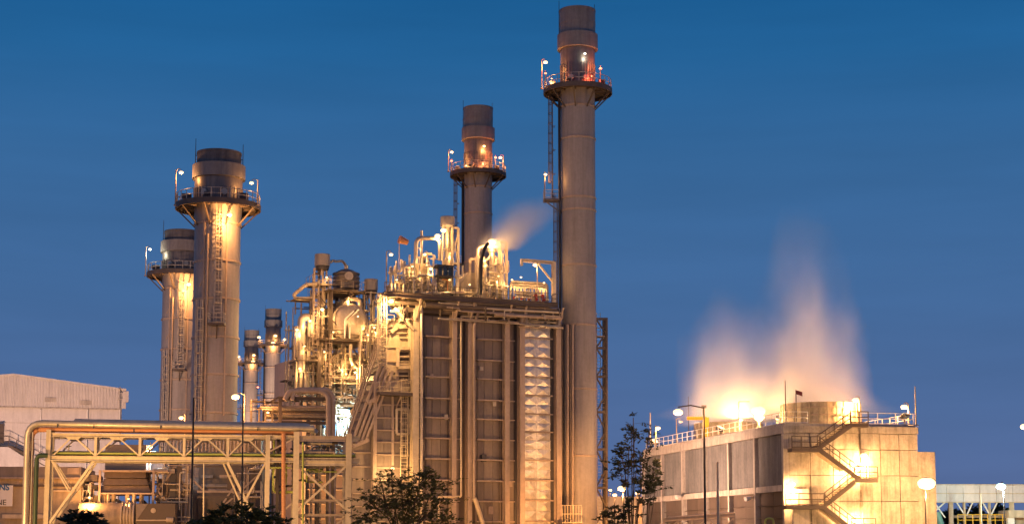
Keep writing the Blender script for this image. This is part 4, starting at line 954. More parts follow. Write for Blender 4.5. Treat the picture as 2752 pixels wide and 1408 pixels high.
pipework(br, PR, xat(800), xat(880), -BW-.8, -.4, pp(760, 1290).z, pp(760, 1245).z, 8, 53, (.04, .08), ('lime', 'frame'), .1, .3)

# the big pipes riding on top of the bridge
run('main_pipe', 'big silver jacketed pipe rising at far left, turning along the bridge top', [pp(66, 1460, .0), pp(75, 1136, .0), pp(845, 1151, .0)], .24, 'alu', bend=1.1, n=20)
run('main_pipe', 'orange painted pipe tucked inside the silver pipe along the bridge top', [pp(77, 1460, -.35), pp(86, 1153, -.35), pp(800, 1162, -.35)], .19, 'orange', bend=.7, n=18)
run('main_pipe', 'second silver pipe lying behind the big one on the bridge top', [pp(200, 1134, -1.4), pp(830, 1146, -1.4), pp(850, 1165, -1.4)], .26, 'alu', bend=.6, n=18)
run('orange_pipe', 'thick vertical orange pipe dropping beside the right bridge leg', [pp(762, 1164, .1), pp(762, 1460, .1)], .16, 'orange', n=14)
run('lime_pipe', 'thin lime green pipe standing in the braced end tower', [pp(814, 1188, .4), pp(814, 1460, .4)], .075, 'lime')
run('lime_pipe', 'short horizontal lime green pipe near the orange pipe', [pp(725, 1256, .1), pp(782, 1256, .1)], .06, 'lime')
run('lime_pipe', 'horizontal lime green pipe low in the braced end tower', [pp(830, 1267, -.6), pp(905, 1267, -.6)], .05, 'lime')
run('green_pipe', 'dark green pipe with elbow beside the left bridge leg', [pp(92, 1460, .6), pp(99, 1223, .6), pp(128, 1223, .6)], .17, 'green', bend=.5, n=16)
run('conduit', 'thin pale conduit pipe between orange and green pipes', [pp(80, 1460, .3), pp(88, 1160, .3)], .05, 'galv')
for u, v in ((155, 1143), (252, 1146), (432, 1147), (360, 1156), (693, 1152)):
    c = pp(u, v, .27); mb = MB(); mb.box(c, (.10, .05, .25), PR); mb.build('pipe_hanger', 'dark', br)

# ------------------------------------------------------------------ turbine hall at the far left
HF = Frame((at(0, 1460, 232).x, 232), R(16)); hp = lambda u, v, y=0: HF.px(u, v, y)
hl = thing('turbine_hall', 'large pale hall with ribbed metal gable above a plain rendered wall', 'building', hp(100, 1460, -10))
xr, zr0 = HF.xz(339, 1048); xpk, zpk = HF.xz(36, 1007); _, zb = HF.xz(300, 1097); xl = xpk-(xr-xpk)
mb = MB(); mb.prism([HF.p(xl+.3, -.4, 0), HF.p(xr-.5, -.4, 0), HF.p(xr-.5, -.4, zr0-.2), HF.p(xpk, -.4, zpk-.2), HF.p(xl+.3, -.4, zr0-.2)], -HF.b*60); o = mb.build('wall', 'render', hl); fixnormals(o)
mb = MB(); x = xl; vs = []; i = 0                     # trapezoid-ribbed gable sheet
while x <= xr+.01:
    for dx, y in ((0, 0), (.14, 0), (.20, .09), (.34, .09)):
        xx = min(x+dx, xr); zt = zr0+(zpk-zr0)*(1-abs(xx-xpk)/(xr-xpk)); vs += [HF.p(xx, y, zb), HF.p(xx, y, zt)]
    x += .40
mb._add(vs, [(2*i, 2*i+2, 2*i+3, 2*i+1) for i in range(len(vs)//2-1)]); mb.build('gable_sheet', 'hall', hl)
for a, b in (((xl, zr0), (xpk, zpk)), ((xpk, zpk), (xr, zr0))):
    mb = MB(); mb.bar(HF.p(a[0], .05, a[1]+.05), HF.p(b[0], .05, b[1]+.05), .35, .25); mb.build('verge_trim', 'hall', hl)
    mb = MB(); q = -HF.b*60; mb._add([HF.p(a[0], 0, a[1]+.2), HF.p(b[0], 0, b[1]+.2), HF.p(b[0], 0, b[1]+.2)+q, HF.p(a[0], 0, a[1]+.2)+q], [(0, 1, 2, 3)]); mb.build('roof', 'hall', hl)
mb = MB(); mb.box(HF.p(xr-.05, -.2, zr0-.9), (.8, .8, 1.5), HF); mb.build('gutter_box', 'hall', hl)
mb = MB(); mb.box(HF.p((xl+xr)/2, .0, zb-.08), (xr-xl-1, .3, .16), HF); mb.build('sheet_flashing', 'concpale', hl)
mb = MB(); mb.cyl(HF.p(xr-.8, .12, 0), HF.p(xr-.8, .12, zb), .10, 8); mb.build('downpipe', 'white', hl)
for i in range(5):
    z0 = zb-2.2*(i+1); mb = MB(); mb.box(HF.p((xl+xr)/2-.3, -.39, z0), (xr-xl-1.4, .05, .05), HF); mb.build('wall_joint', 'concpale', hl)
for v in (1135,):
    a = hp(-40, 1190, .2); b = hp(15, 1139, .2); mb = MB(); mb.box(V(((a.x+b.x)/2, a.y, (a.z+b.z)/2)), (b.x-a.x, .2, b.z-a.z)); mb.build('door', 'brown', hl)
# stair beside the hall
for u0, u1, v0, v1 in ((120, 150, 1066, 1078), (215, 245, 1074, 1086)):
    a, b = hp(u0, v1, .12), hp(u1, v1, .12); zt = hp(u0, v0, .12).z
    for i in range(6): mb = MB(); z0 = a.z+(zt-a.z)*i/6; mb.box(V(((a.x+b.x)/2, (a.y+b.y)/2, z0)), ((b-a).length, .14, .10), HF); mb.build('vent_slat', 'concpale', hl)
for u in (110, 235): q = hp(u, 1100, .1); mb = MB(); mb.cyl(V((q.x, q.y, 0)), q, .09, 8); mb.build('downpipe', 'white', hl)
st = thing('outside_stair', 'concrete stair with steel handrail against the hall wall, far left', 'stair', hp(20, 1460, 2))
a, b = hp(-40, 1200, 2.5), hp(22, 1200, 2.5); c = hp(64, 1222, 2.5)
mb = MB(); mb.prism([V((a.x, a.y, 0)), V((c.x+3, a.y, 0)), c-Z*.2, b, a], V((0, 2, 0))); o = mb.build('stair_base', 'render', st); fixnormals(o)
railing([a+V((0, .2, 0)), b+V((0, .2, 0)), c+V((0, .2, 0)), c+V((3, .2, -1.6))], st, 'brown', 1.5, 1.2, .08)
for i in range(10):
    q = b+(c-b)*(i/10); mb = MB(); mb.box(q+V((.2, 1, .05)), (.5, 2, .22)); mb.build('step', 'brown', st)
mast = thing('aerial_mast', 'small aerial mast with cross arms on the hall eave', 'aerial', hp(321, 1100, .6))
q = hp(321, 1100, .6); zt = hp(321, 1038, .6).z; mb = MB(); mb.cyl(q, V((q.x, q.y, zt)), .06, 6); mb.build('pole', 'galv', mast)
for f_ in (.45, .7, .9):
    mb = MB(); mb.box(q+Z*(zt-q.z)*f_, (.6, .06, .12)); mb.build('cross_arm', 'galv', mast)

# ------------------------------------------------------------------ turbine enclosure, filter house and ducts at lower left
G0 = at(100, 1460, 165); GE = Frame((G0.x, G0.y), R(6)); gp = lambda u, v, y=0: GE.px(u, v, y)
en = thing('turbine_enclosure', 'tan box enclosure with overhanging roof edge and a white board, lower left', 'building', gp(80, 1460, -4))
def gbox(par, u0, u1, v0, v1, y0, dep, m_, nm, gnd=False):
    a = gp(u0, v1, y0); b = gp(u1, v1, y0); zt = gp((u0+u1)/2, v0, y0).z; zb_ = 0 if gnd else a.z
    a = V((a.x, a.y, zb_)); b = V((b.x, b.y, zb_)); mb = MB(); q = -GE.b*dep
    mb.hexa([a, b, b+q, a+q]+[V((p.x, p.y, zt)) for p in (a, b, b+q, a+q)]); return mb.build(nm, m_, par)
gbox(en, -120, 214, 1285, 1460, 0, 9, 'encl', 'wall', True)
gbox(en, -120, 217, 1253, 1284, .5, 10, 'wall2', 'roof_edge')
gbox(en, -120, 216, 1281, 1284.5, .7, 1, 'frame', 'drip_rail')
for u in (45, 118, 180): gbox(en, u, u+7, 1285, 1303, .08, .3, 'frame', 'mullion')
gbox(en, -120, 214, 1302, 1306, .25, .5, 'brown', 'girt'); gbox(en, 140, 214, 1316, 1320, .2, .4, 'pale', 'girt')
gbox(en, 181, 212, 1256, 1272, .56, .2, 'frame', 'vent_panel')
gbox(en, 5, 120, 1381, 1392, .9, .8, 'pale', 'ledge')
sg = thing('sign_board', 'white board with dark blue letters cut by the left picture edge', 'sign', gp(10, 1360, .4))
gbox(sg, -75, 33, 1303, 1359, .42, .06, 'white', 'board')
def text(par, s, m_, u, v, y, size, fr, align='RIGHT', bold=False):
    cu = bpy.data.curves.new('lettering', 'FONT'); cu.body = s; cu.size = size; cu.align_x = align; cu.extrude = .01
    if bold: cu.offset = size*.03
    o = bpy.data.objects.new('lettering', cu); COL.objects.link(o)
    dg = bpy.context.evaluated_depsgraph_get(); me = bpy.data.meshes.new_from_object(o.evaluated_get(dg)); bpy.data.objects.remove(o)
    me.materials.clear(); me.materials.append(M[m_]); o = bpy.data.objects.new('lettering', me); COL.objects.link(o)
    q = fr.px(u, v, y); o.parent = par; o.location = q-par.location; o.rotation_euler = (pi/2, 0, fr.ang); return o
text(sg, 'NS', 'blue', 25, 1316, .46, .78, GE, bold=True)
text(sg, 'NE', 'black', 17, 1356, .46, .74, GE)
# filter house
fh = thing('filter_house', 'stepped brown intake hood of sloping panels on a steel frame', 'intake hood', gp(337, 1460, -3))
gbox(fh, 282, 392, 1194, 1262, -1.6, 5, 'wall', 'hood_top')
for i, (w0, w1, v0, v1) in enumerate(((55, 57, 1267, 1283), (57, 62, 1285, 1302), (63, 68, 1304, 1323))):
    cu_ = 336; a0, a1 = gp(cu_-w0, v0, -.9), gp(cu_+w0, v0, -.9); b0, b1 = gp(cu_-w1, v1, -.5), gp(cu_+w1, v1, -.5); mb = MB(); q = -GE.b*5
    mb.hexa([b0, b1, b1+q, b0+q, a0, a1, a1+q, a0+q]); mb.build('sloping_panel', 'wall', fh)
gbox(fh, 262, 410, 1323, 1327, .1, 5.5, 'frame', 'beam'); gbox(fh, 275, 450, 1262.5, 1266.5, .1, 5.5, 'frame', 'beam')
for u in (263, 408): gbox(fh, u-3, u+3, 1262, 1460, .15, .3, 'frame', 'post', True)
gbox(fh, 215, 262, 1275, 1292, -2, 4, 'wall2', 'side_panel'); gbox(fh, 216, 262, 1302, 1314, -2, 4, 'dark', 'side_panel'); gbox(fh, 238, 262, 1330, 1352, -2, 4, 'encl', 'side_panel')
for i, u in enumerate((278, 290, 305, 342, 360, 380)):
    mb = MB(); a = gp(u, 1353, -1); b = gp(u, 1322, -1); mb.cyl(a, V((a.x, a.y, b.z)), .22, 10); mb.build('pipe', ('pale', 'alu', 'encl')[i % 3], fh)
pipework(fh, GE, GE.xz(216, 1300)[0], GE.xz(262, 1300)[0], -2, 0, gp(240, 1350).z, gp(240, 1270).z, 14, 61, (.04, .09), ('galv', 'white', 'frame'), .6, .5)
for i in range(2):
    c = gp(305+i*65, 1370, -1.2); rr = 1.0; mb = MB(); mb.tube([c+GE.a*rr*cos(a)+Z*rr*sin(a) for a in [pi*k/10 for k in range(11)]], .16, 10); mb.build('arched_pipe', 'dark', fh)
ex = thing('exhaust_duct', 'fat golden lit cylinder duct with bolted flange, bottom left', 'duct', gp(270, 1460, .5))
a, b = gp(214, 1386, 1.5), gp(326, 1386, 1.5); b.z = a.z; mb = MB(); mb.cyl(a, b, 1.3, 36); mb.build('barrel', 'encl', ex)
for i, (u, r_) in enumerate(((329, 1.45), (337, 1.35), (345, 1.35), (353, 1.35), (361, 1.45))):
    c = gp(u, 1386, 1.5); c.z = a.z; mb = MB(); mb.cyl(c-GE.a*.08, c+GE.a*.08, r_, 32); mb.build('flange', 'pale', ex)
c0, c1 = gp(330, 1386, 1.5), gp(361, 1386, 1.5); c0.z = c1.z = a.z; mb = MB(); mb.cyl(c0, c1, 1.18, 28); mb.build('bellows', 'encl', ex)
gbox(ex, 364, 470, 1352, 1408, 2.2, 3, 'brown', 'square_duct')
q0 = [gp(365, 1400, 2.22), gp(365, 1353, 2.22), gp(398, 1353, 2.22)]; mb = MB(); mb.prism(q0, GE.b*.06); o = mb.build('corner_plate', 'wall2', ex); fixnormals(o)
c = gp(412, 1371, 2.22); mb = MB(); mb.cyl(c, c+GE.b*.1, .24, 20); mb.build('round_plate', 'pale', ex)
mb = MB(); mb.bar(gp(366, 1397, 2.3), gp(450, 1397, 2.3), .12, .12); mb.build('rail', 'pale', ex)
mb = MB(); c = gp(447, 1396, 2.4); mb.cyl(c, c+GE.a*.65, .26, 12); mb.build('end_cap', 'pale', ex)
# dark columns and frame behind the bridge
cf = thing('service_frame', 'dark steel columns and rails behind the middle of the truss bridge', 'steel frame', gp(520, 1460, -2))
for u, w, m_ in ((461, .62, 'dark'), (478, .45, 'brown'), (497, .2, 'frame'), (508, .2, 'frame'), (612, .3, 'brown'), (680, .3, 'brown')):
    q = gp(u, 1460, -1.5); mb = MB(); mb.ibeam(V((q.x, q.y, 0)), V((q.x, q.y, gp(u, 1236, -1.5).z)), w, w, side=GE.b); mb.build('column', m_, cf)
for v, u0, u1, m_ in ((1262, 412, 470, 'pale'), (1268, 412, 470, 'frame'), (1300, 412, 470, 'brown'), (1252, 520, 700, 'brown'), (1320, 530, 700, 'frame'), (1335, 530, 700, 'brown'), (1278, 590, 640, 'frame')):
    mb = MB(); mb.bar(gp(u0, v, -1), gp(u1, v, -1), .2, .2); mb.build('rail', m_, cf)
for p, q in (((415, 1330), (460, 1270)), ((425, 1320), (455, 1352)), ((520, 1290), (545, 1315)), ((600, 1360), (700, 1270)), ((640, 1290), (600, 1350))):
    mb = MB(); mb.bar(gp(*p, -1), gp(*q, -1), .16, .16); mb.build('brace', 'frame', cf)
gbox(cf, 530, 700, 1250, 1460, -5, 6, 'brown', 'back_wall', True)
gbox(cf, 420, 530, 1285, 1460, -6, 4, 'wall2', 'back_wall', True)
for i, (u0, u1, v) in enumerate(((540, 572, 1276), (590, 615, 1276), (540, 610, 1300), (560, 650, 1312))): gbox(cf, u0, u1, v, v+8, -4.9, .3, 'wall2', 'wall_panel')
pipework(cf, GE, GE.xz(415, 1300)[0], GE.xz(525, 1300)[0], -3, 0, gp(470, 1400).z, gp(470, 1245).z, 36, 62, (.04, .12), ('pale', 'frame', 'galv', 'alu'), .5, .4)
pipework(cf, GE, GE.xz(610, 1300)[0], GE.xz(720, 1300)[0], -3, 0, gp(470, 1400).z, gp(470, 1245).z, 34, 63, (.04, .12), ('pale', 'frame', 'galv', 'brown'), .5, .4)
# things seen through the truss: louvred cabinet row and pale plant behind
bk = thing('cooler_bank', 'brown slatted cooler seen through the right part of the truss', 'cooler', gp(490, 1460, -14))
gbox(bk, 440, 700, 1170, 1330, -14, 4, 'wall', 'casing')
for i in range(26): gbox(bk, 445+i*9.6, 448+i*9.6, 1172, 1226, -13.7, .3, 'frame', 'fin')
gbox(bk, 395, 438, 1225, 1290, -12, 3, 'render', 'side_box')

# ------------------------------------------------------------------ lattice mast right of the tall chimney
L0 = at(1618, 1460, 212); LF = Frame((L0.x, L0.y), R(20)); lp_ = lambda u, v, y=0: LF.px(u, v, y)
lm = thing('lattice_tower', 'slim brown lattice tower with ladder hugging the right side of the tall chimney', 'lattice tower', lp_(1618, 1460, -1))
for u, y in ((1629, 0), (1600, 0), (1622, -2.2)):
    b = lp_(u, 1460, y); mb = MB(); mb.ibeam(V((b.x, b.y, 0)), lp_(u, 854, y), .32 if u > 1625 else .2, .32, side=LF.b); mb.build('post', 'brown', lm)
lv = [857, 935, 1012, 1107, 1207, 1310, 1408]
for a, b in zip(lv[:-1], lv[1:]):
    mb = MB(); mb.bar(lp_(1600, a), lp_(1629, a), .24, .3); mb.build('girt', 'brown', lm)
    m_ = (a+b)/2
    mb = MB(); mb.bar(lp_(1602, a), lp_(1628, m_), .16, .16); mb.build('diagonal', 'brown', lm)
    mb = MB(); mb.bar(lp_(1628, m_), lp_(1602, b), .16, .16); mb.build('diagonal', 'brown', lm)
for v in (905, 1012, 1107, 1207, 1310):
    mb = MB(); a, b = lp_(1598, v, -.6), lp_(1628, v, -.6); mb.box((a+b)/2, ((b-a).length, 1.4, .1), LF); o = mb.build('landing', 'frame', lm); railing([a, b], o, 'pale', 1.1, .9, .05)
ladder(lm, lp_(1612, 1450, -.8), lp_(1612, 840, -.8).z-lp_(1612, 1450, -.8).z, LF.b, 'pale', False, .5, .06)
# low railed box at chimney foot
fb = thing('valve_cage', 'small railed cage and dark box at the foot of the tall chimney', 'cage', ux(1535, 1455, 3))
a, b = ux(1511, 1405, 3), ux(1563, 1405, 3)
mb = MB(); mb.box((a+b)/2-U1.b*.8, ((b-a).length, 1.6, .12), U1); mb.build('deck', 'brown', fb)
for p in (a, b): mb = MB(); mb.bar(V((p.x, p.y, 0)), p, .12, .12); mb.build('leg', 'brown', fb)
for p, q in ((ux(1513, 1400, 3), ux(1530, 1352, 3)),):
    mb = MB(); mb.box(ux(1522, 1376, 2.6), (.7, .4, 1.6), U1); mb.build('cabinet', 'dark', fb)
railing([a, b], fb, 'pale', 2.1, .35, .06)
# ------------------------------------------------------------------ cooling tower
C0 = at(2112, 1460, 160); th = math.atan2(.976, -.215)
FL = Frame((C0.x, C0.y), th)            # x runs back along the long left wall
FL.b = V((-.976, -.215, 0)).normalized()
FRW = Frame((C0.x, C0.y), math.atan2(.215, .976))   # x runs right along the end wall
CW, CLn = 13.4, 45.5
ZC = at(2112, 1136, 160).z
ct = thing('cooling_tower', 'long weathered concrete cooling tower block with steaming fan stacks on top', 'cooling tower', FRW.p(CW/2, -CLn/2, 0))
A, B = FL.a, FRW.a
cp = lambda t, s, z: V((C0.x, C0.y, 0))+A*t+B*s+Z*z
def cbox(par, t0, t1, s0, s1, z0, z1, m_, nm):
    mb = MB(); mb.hexa([cp(t0, s0, z0), cp(t0, s1, z0), cp(t1, s1, z0), cp(t1, s0, z0), cp(t0, s0, z1), cp(t0, s1, z1), cp(t1, s1, z1), cp(t1, s0, z1)]); return mb.build(nm, m_, par)
ZM = at(2095, 1311, 161).z
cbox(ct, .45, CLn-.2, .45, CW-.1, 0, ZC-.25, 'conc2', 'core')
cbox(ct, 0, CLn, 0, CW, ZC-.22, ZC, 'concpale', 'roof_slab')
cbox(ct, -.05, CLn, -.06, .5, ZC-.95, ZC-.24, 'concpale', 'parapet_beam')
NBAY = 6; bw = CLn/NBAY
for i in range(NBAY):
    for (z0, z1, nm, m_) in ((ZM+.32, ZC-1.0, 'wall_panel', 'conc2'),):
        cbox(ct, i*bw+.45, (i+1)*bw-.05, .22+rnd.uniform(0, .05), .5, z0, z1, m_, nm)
    for j in range(2): cbox(ct, i*bw+.5+j*(bw-.5)/2, i*bw+.45+(j+1)*(bw-.5)/2, .40, .47, 0, ZM-.3, 'brown', 'louvre_panel')
    for z0, z1 in ((.3, ZM-.3),):
        for j in range(5):
            zz0 = 1.0+j*1.15
            if zz0 < ZM-.5: cbox(ct, i*bw+.5, (i+1)*bw-.1, .1, .38, zz0, zz0+.06, 'brown', 'louvre')
for i in range(NBAY+1): cbox(ct, i*bw-.02, i*bw+.42, -.1, .44, 0, ZC-.96, 'concpale', 'column')
cbox(ct, 0, CLn, -.04, .42, ZM-.28, ZM+.3, 'concpale', 'mid_beam')
# end wall, cast in tall lifts
sj = FRW.xz(2311, 1250)[0]
zl = [0, 2.6, ZM-1.2, ZM+1.2, (ZM+ZC)/2+.6, ZC-.9]
sl = [.45, 2.6, 4.9, sj, sj+(CW-sj)/3, sj+(CW-sj)*2/3, CW]
for k, (s0, s1) in enumerate(zip(sl[:-1], sl[1:])):
    for z0, z1 in zip(zl[:-1], zl[1:]):
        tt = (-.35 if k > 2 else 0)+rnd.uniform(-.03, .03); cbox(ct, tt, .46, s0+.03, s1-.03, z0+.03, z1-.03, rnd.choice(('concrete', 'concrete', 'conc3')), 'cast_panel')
cbox(ct, -.06, .46, .46, sj-.01, ZC-.88, ZC-.23, 'concrete', 'cornice'); cbox(ct, -.42, .46, sj, CW+.05, ZC-.88, ZC-.23, 'concrete', 'cornice')
ZX = at(2490, 1214, 163).z
xs1 = FRW.xz(2512, 1300)[0]
cbox(ct, -.25, 3, CW+.02, xs1, 0, ZX, 'concrete', 'side_block')
cbox(ct, -.5, .0, .6, 2.2, 0, ZM-.1, 'concpale', 'door_pier')
def crail(pts, nm='railing', m_='white'): return railing(pts, ct, m_, 1.1, 1.7, .065)
crail([cp(.2, sj+.2, ZC), cp(.2, CW-.15, ZC), cp(CLn-.3, CW-.15, ZC), cp(CLn-.3, .3, ZC), cp(.3, .3, ZC), cp(.2, 2.5, ZC)])
for t_, kk in ((5, 0), (20, 1)): pass
# fan stacks with ribbed shrouds
def fan(u, t_, label):
    c = cp(t_, 6.9, ZC); t = thing('fan_stack', label, 'fan stack', c, 'fan stacks on the cooling tower'); r, h = 3.85, 2.45
    mb = MB(); prof = [(r*1.03, 0), (r*.985, h*.35), (r*.975, h*.6), (r, h), (r*.97, h), (r*.94, h*.6), (r*.96, 0)]
    mb.lathe(c, prof, 56); mb.build('shroud', 'grp', t)
    mb = MB()
    for i in range(28):
        a = 2*pi*i/28; d = V((cos(a), sin(a), 0))
        mb.bar(c+d*r*1.035, c+d*r*1.012+Z*h, .10, .10)
    tag(mb.build('shroud_rib', 'grp', t), kind='stuff')
    for z_ in (.45, 1.2, 1.95):
        mb = MB(); mb.lathe(c+Z*z_, [(r*.985, -.05), (r*1.02, -.05), (r*1.02, .05), (r*.985, .05)], 48); mb.build('hoop', 'frame', t)
    mb = MB(); mb.cyl(c+Z*.2, c+Z*1.2, .5, 14); mb.build('hub', 'dark', t)
    for i in range(6):
        a = i*pi/3; d = V((cos(a), sin(a), 0)); n_ = V((-sin(a), cos(a), 0)); mb = MB()
        mb.hexa([c+d*.5-n_*.3+Z*.8, c+d*r*.9-n_*.25+Z*.95, c+d*r*.9+n_*.25+Z*1.0, c+d*.5+n_*.3+Z*1.05, c+d*.5-n_*.3+Z*.86, c+d*r*.9-n_*.25+Z*1.0, c+d*r*.9+n_*.25+Z*1.05, c+d*.5+n_*.3+Z*1.11]); mb.build('blade', 'dark', t)
    return c
F1 = fan(2208, 7.6, 'nearer ribbed fan stack behind the stair head'); F2 = fan(1957, 34.6, 'farther fan stack glowing in steam above the panelled wall')
# stairs zigzagging down the end wall
sr = thing('steel_stair', 'zigzag steel stair with handrails fixed on the concrete end wall', 'stair', FRW.p(6, 1.2, 0))
YS = .55
sp = lambda u, v, y=YS: FRW.px(u, v, y)
SW = 1.2
def sbox(a, b, th, m_, nm, y0=YS, y1=YS+SW):
    b = V((b.x, b.y, a.z)); q = FRW.b*(y1-y0); mb = MB(); mb.hexa([a-Z*th, b-Z*th, b+q-Z*th, a+q-Z*th, a, b, b+q, a+q]); return mb.build(nm, m_, sr)
def landing(u0, u1, v, rail=(1, 1, 1)):
    a, b = sp(u0, v), sp(u1, v); b = V((b.x, b.y, a.z)); o = sbox(a, b, .34, 'brown', 'landing'); q = FRW.b*(SW-.05)
    railing([a+q, b+q], o, 'brown', 1.1, 1.1, .09); return o
def flight(u0, v0, u1, v1, off=0.0):
    a, b = sp(u0, v0), sp(u1, v1); n = 14; q = FRW.b*SW
    for y in (0, SW-.06):
        mb = MB(); mb.bar(a+FRW.b*y-Z*.15, b+FRW.b*y-Z*.15, .07, .42); o = mb.build('stringer', 'brown' if y else 'pale', sr)
    for i in range(n):
        p = a+(b-a)*((i+.5)/n); mb = MB(); w = abs((b-a).dot(FRW.a))/n; c = p+FRW.b*SW/2+Z*.06; mb.box(c, (w*1.05, SW-.16, .07), FRW); mb.build('tread', 'brown', sr)
    mb = MB()
    for h in (1.05, .55): mb.tube([a+q*.97+Z*h, b+q*.97+Z*h], .05, 5)
    for i in range(5): p = a+(b-a)*(i/4)+q*.97; mb.bar(p, p+Z*1.07, .075, .075)
    mb.build('handrail', 'brown', sr)
landing(2272, 2320, 1139); flight(2274, 1140, 2184, 1203); landing(2116, 2192, 1205); flight(2190, 1206, 2298, 1286); landing(2284, 2345, 1286)
flight(2284, 1291, 2204, 1354); landing(2100, 2204, 1358); flight(2202, 1360, 2285, 1424); landing(2275, 2340, 1424)
# things on the cooling tower roof
def solo_rod(p, h, r, label, nm='lightning_rod', m_='galv', cat='rod', group=None):
    mb = MB(); mb.cyl(p, p+Z*h, r, 6, r2=r*.6); mb.cyl(p, p+Z*.1, r*3, 8); return solo(mb, nm, m_, label, cat, group)
def croof(u, v, t_):      # point on the roof at distance t_ back from the end wall, seen at column u
    d = ray(u, v); o = cp(t_, 0, 0); n = A; k = (o-CAM).dot(n)/d.dot(n); q = CAM+d*k; return V((q.x, q.y, ZC))
def hz(u, v, p): return CAM.z + (ray(u, v)*(p.y/ray(u, v).y)).z
for (u, v, t_, r, lb) in ((2110, 1022, .6, .06, 'tall dark lightning rod at the near corner of the cooling tower'), (2459, 1038, .8, .09, 'pale thick rod at the right end of the cooling tower roof'),
                          (1734, 1108, 44.5, .10, 'pale rod at the far left end of the cooling tower roof'), (1909, 1065, 30, .05, 'thin rod half lost in the steam')):
    p = croof(u, v, t_) if t_ < 5 else cp(t_, .6, ZC); solo_rod(p, hz(u, v, p)-ZC, r, lb, m_='dark' if r < .08 else 'galv')
p = cp(2, 2.1, ZC); t = thing('flag', 'small dark red flag on a short pole beside the fan stack', 'flag', p); zt = hz(2150, 1047, p)
mb = MB(); mb.cyl(p, V((p.x, p.y, zt)), .045, 6); mb.build('pole', 'dark', t)
mb = MB(); vs = []; n = 8
for i in range(n+1):
    x = i/n*.6; y = .06*sin(i*1.3); vs += [V((p.x+x, p.y+y, zt-.02-.18*i/n)), V((p.x+x, p.y+y, zt-.4-.22*i/n))]
mb._add(vs, [(2*i, 2*i+1, 2*i+3, 2*i+2) for i in range(n)], True); mb.build('cloth', 'flag', t)
p = cp(14, .7, ZC); t = thing('vent_pipe', 'thin gooseneck vent pipe on the roof edge before the glow', 'pipe', p); zt = hz(2075, 1078, p)
mb = MB(); mb.tube([p, V((p.x, p.y, zt)), V((p.x+1.1, p.y, zt))], .07, 8, bend=.15); mb.build('pipe', 'galv', t)
p = cp(25, .7, ZC); t = thing('camera_post', 'slim post with a dark camera head on the roof edge', 'camera post', p); zt = hz(1974, 1095, p)
mb = MB(); mb.cyl(p, V((p.x, p.y, zt)), .10, 8); mb.build('post', 'white', t); mb = MB(); mb.box(V((p.x, p.y, zt+.1)), (.5, .5, .3)); mb.build('head', 'dark', t)
P_ = cp(24.2, .7, ZC); t = thing('davit_crane', 'yellow davit crane on the roof edge above the long panelled wall', 'crane', P_); zt = hz(1893, 1121, P_)
mb = MB(); mb.ibeam(P_, V((P_.x, P_.y, zt)), .5, .5); mb.build('mast', 'yellow', t)
e_ = at(1846, 1121, P_.y); mb = MB(); mb.ibeam(V((P_.x, P_.y, zt-.1)), V((e_.x, P_.y, zt-.1)), .3, .35, side=Z); mb.build('jib', 'yellow', t)

# ------------------------------------------------------------------ right-hand distance: long pale covered bridge on trestles
D0 = at(2515, 1460, 185); DB = Frame((D0.x, D0.y), R(2)); dp = lambda u, v, y=0: DB.px(u, v, y)
cv = thing('covered_bridge', 'long cream covered conveyor bridge on trestles at the far right', 'bridge', dp(2640, 1460, -2))
a, b = dp(2500, 1347), dp(2900, 1349); zt = dp(2640, 1303).z
zb_ = a.z
xx0, xx1 = DB.xz(2500, 1340)[0], DB.xz(2900, 1340)[0]; n = 9; w = (xx1-xx0)/n
for i in range(n):
    mb = MB(); mb.hexa([DB.p(xx0+i*w+.02, 0, zb_), DB.p(xx0+(i+1)*w-.02, 0, zb_), DB.p(xx0+(i+1)*w-.02, -4, zb_), DB.p(xx0+i*w+.02, -4, zb_), DB.p(xx0+i*w+.02, 0, zt), DB.p(xx0+(i+1)*w-.02, 0, zt), DB.p(xx0+(i+1)*w-.02, -4, zt), DB.p(xx0+i*w+.02, -4, zt)]); mb.build('side_panel', 'render', cv)
for z0 in (zb_-.06, zt+.06, (zb_+zt)/2): mb = MB(); mb.box(DB.p((xx0+xx1)/2, .04, z0), (xx1-xx0, .12, .10), DB); mb.build('trim', 'pale', cv)
for u in (2558, 2594, 2638, 2662, 2722):
    b = dp(u, 1460, -.4); mb = MB(); mb.ibeam(V((b.x, b.y, 0)), V((b.x, b.y, zb_-.1)), .45 if u in (2558, 2722) else .2, .4, side=DB.b); mb.build('leg', 'pale', cv)
for p, q in (((2510, 1348), (2540, 1390)), ((2570, 1348), (2596, 1388)), ((2614, 1348), (2596, 1388)), ((2680, 1348), (2662, 1386)), ((2640, 1348), (2662, 1386)), ((2510, 1375), (2540, 1348))):
    mb = MB(); mb.bar(dp(*p, -.4), dp(*q, -.4), .14, .14); mb.build('diagonal', 'white', cv)
mb = MB(); mb.bar(dp(2558, 1387, -.4), dp(2722, 1387, -.4), .25, .25); mb.build('lower_beam', 'encl', cv)
run('waste_pipe', 'greenish grey cranked duct beside the cooling tower foot', [dp(2516, 1376, 3), dp(2522, 1395, 3), dp(2530, 1420, 3), dp(2530, 1460, 3)], .45, 'teal', bend=.4)
pm = thing('pump_house', 'cream pump block with dark openings at the bottom right corner', 'building', dp(2740, 1460, 2))
a, b = dp(2710, 1342, 2), dp(2800, 1342, 2)
mb = MB(); mb.box(V(((a.x+b.x)/2, a.y+2, (a.z-1.5))), ((b-a).length, 4, .8)); mb.build('lintel', 'pale', pm)
for u in (2722, 2775): q = dp(u, 1460, 2); mb = MB(); mb.box(V((q.x, q.y+.6, (a.z-1.9)/2)), (.7, .7, a.z-1.9)); mb.build('pier', 'white', pm)
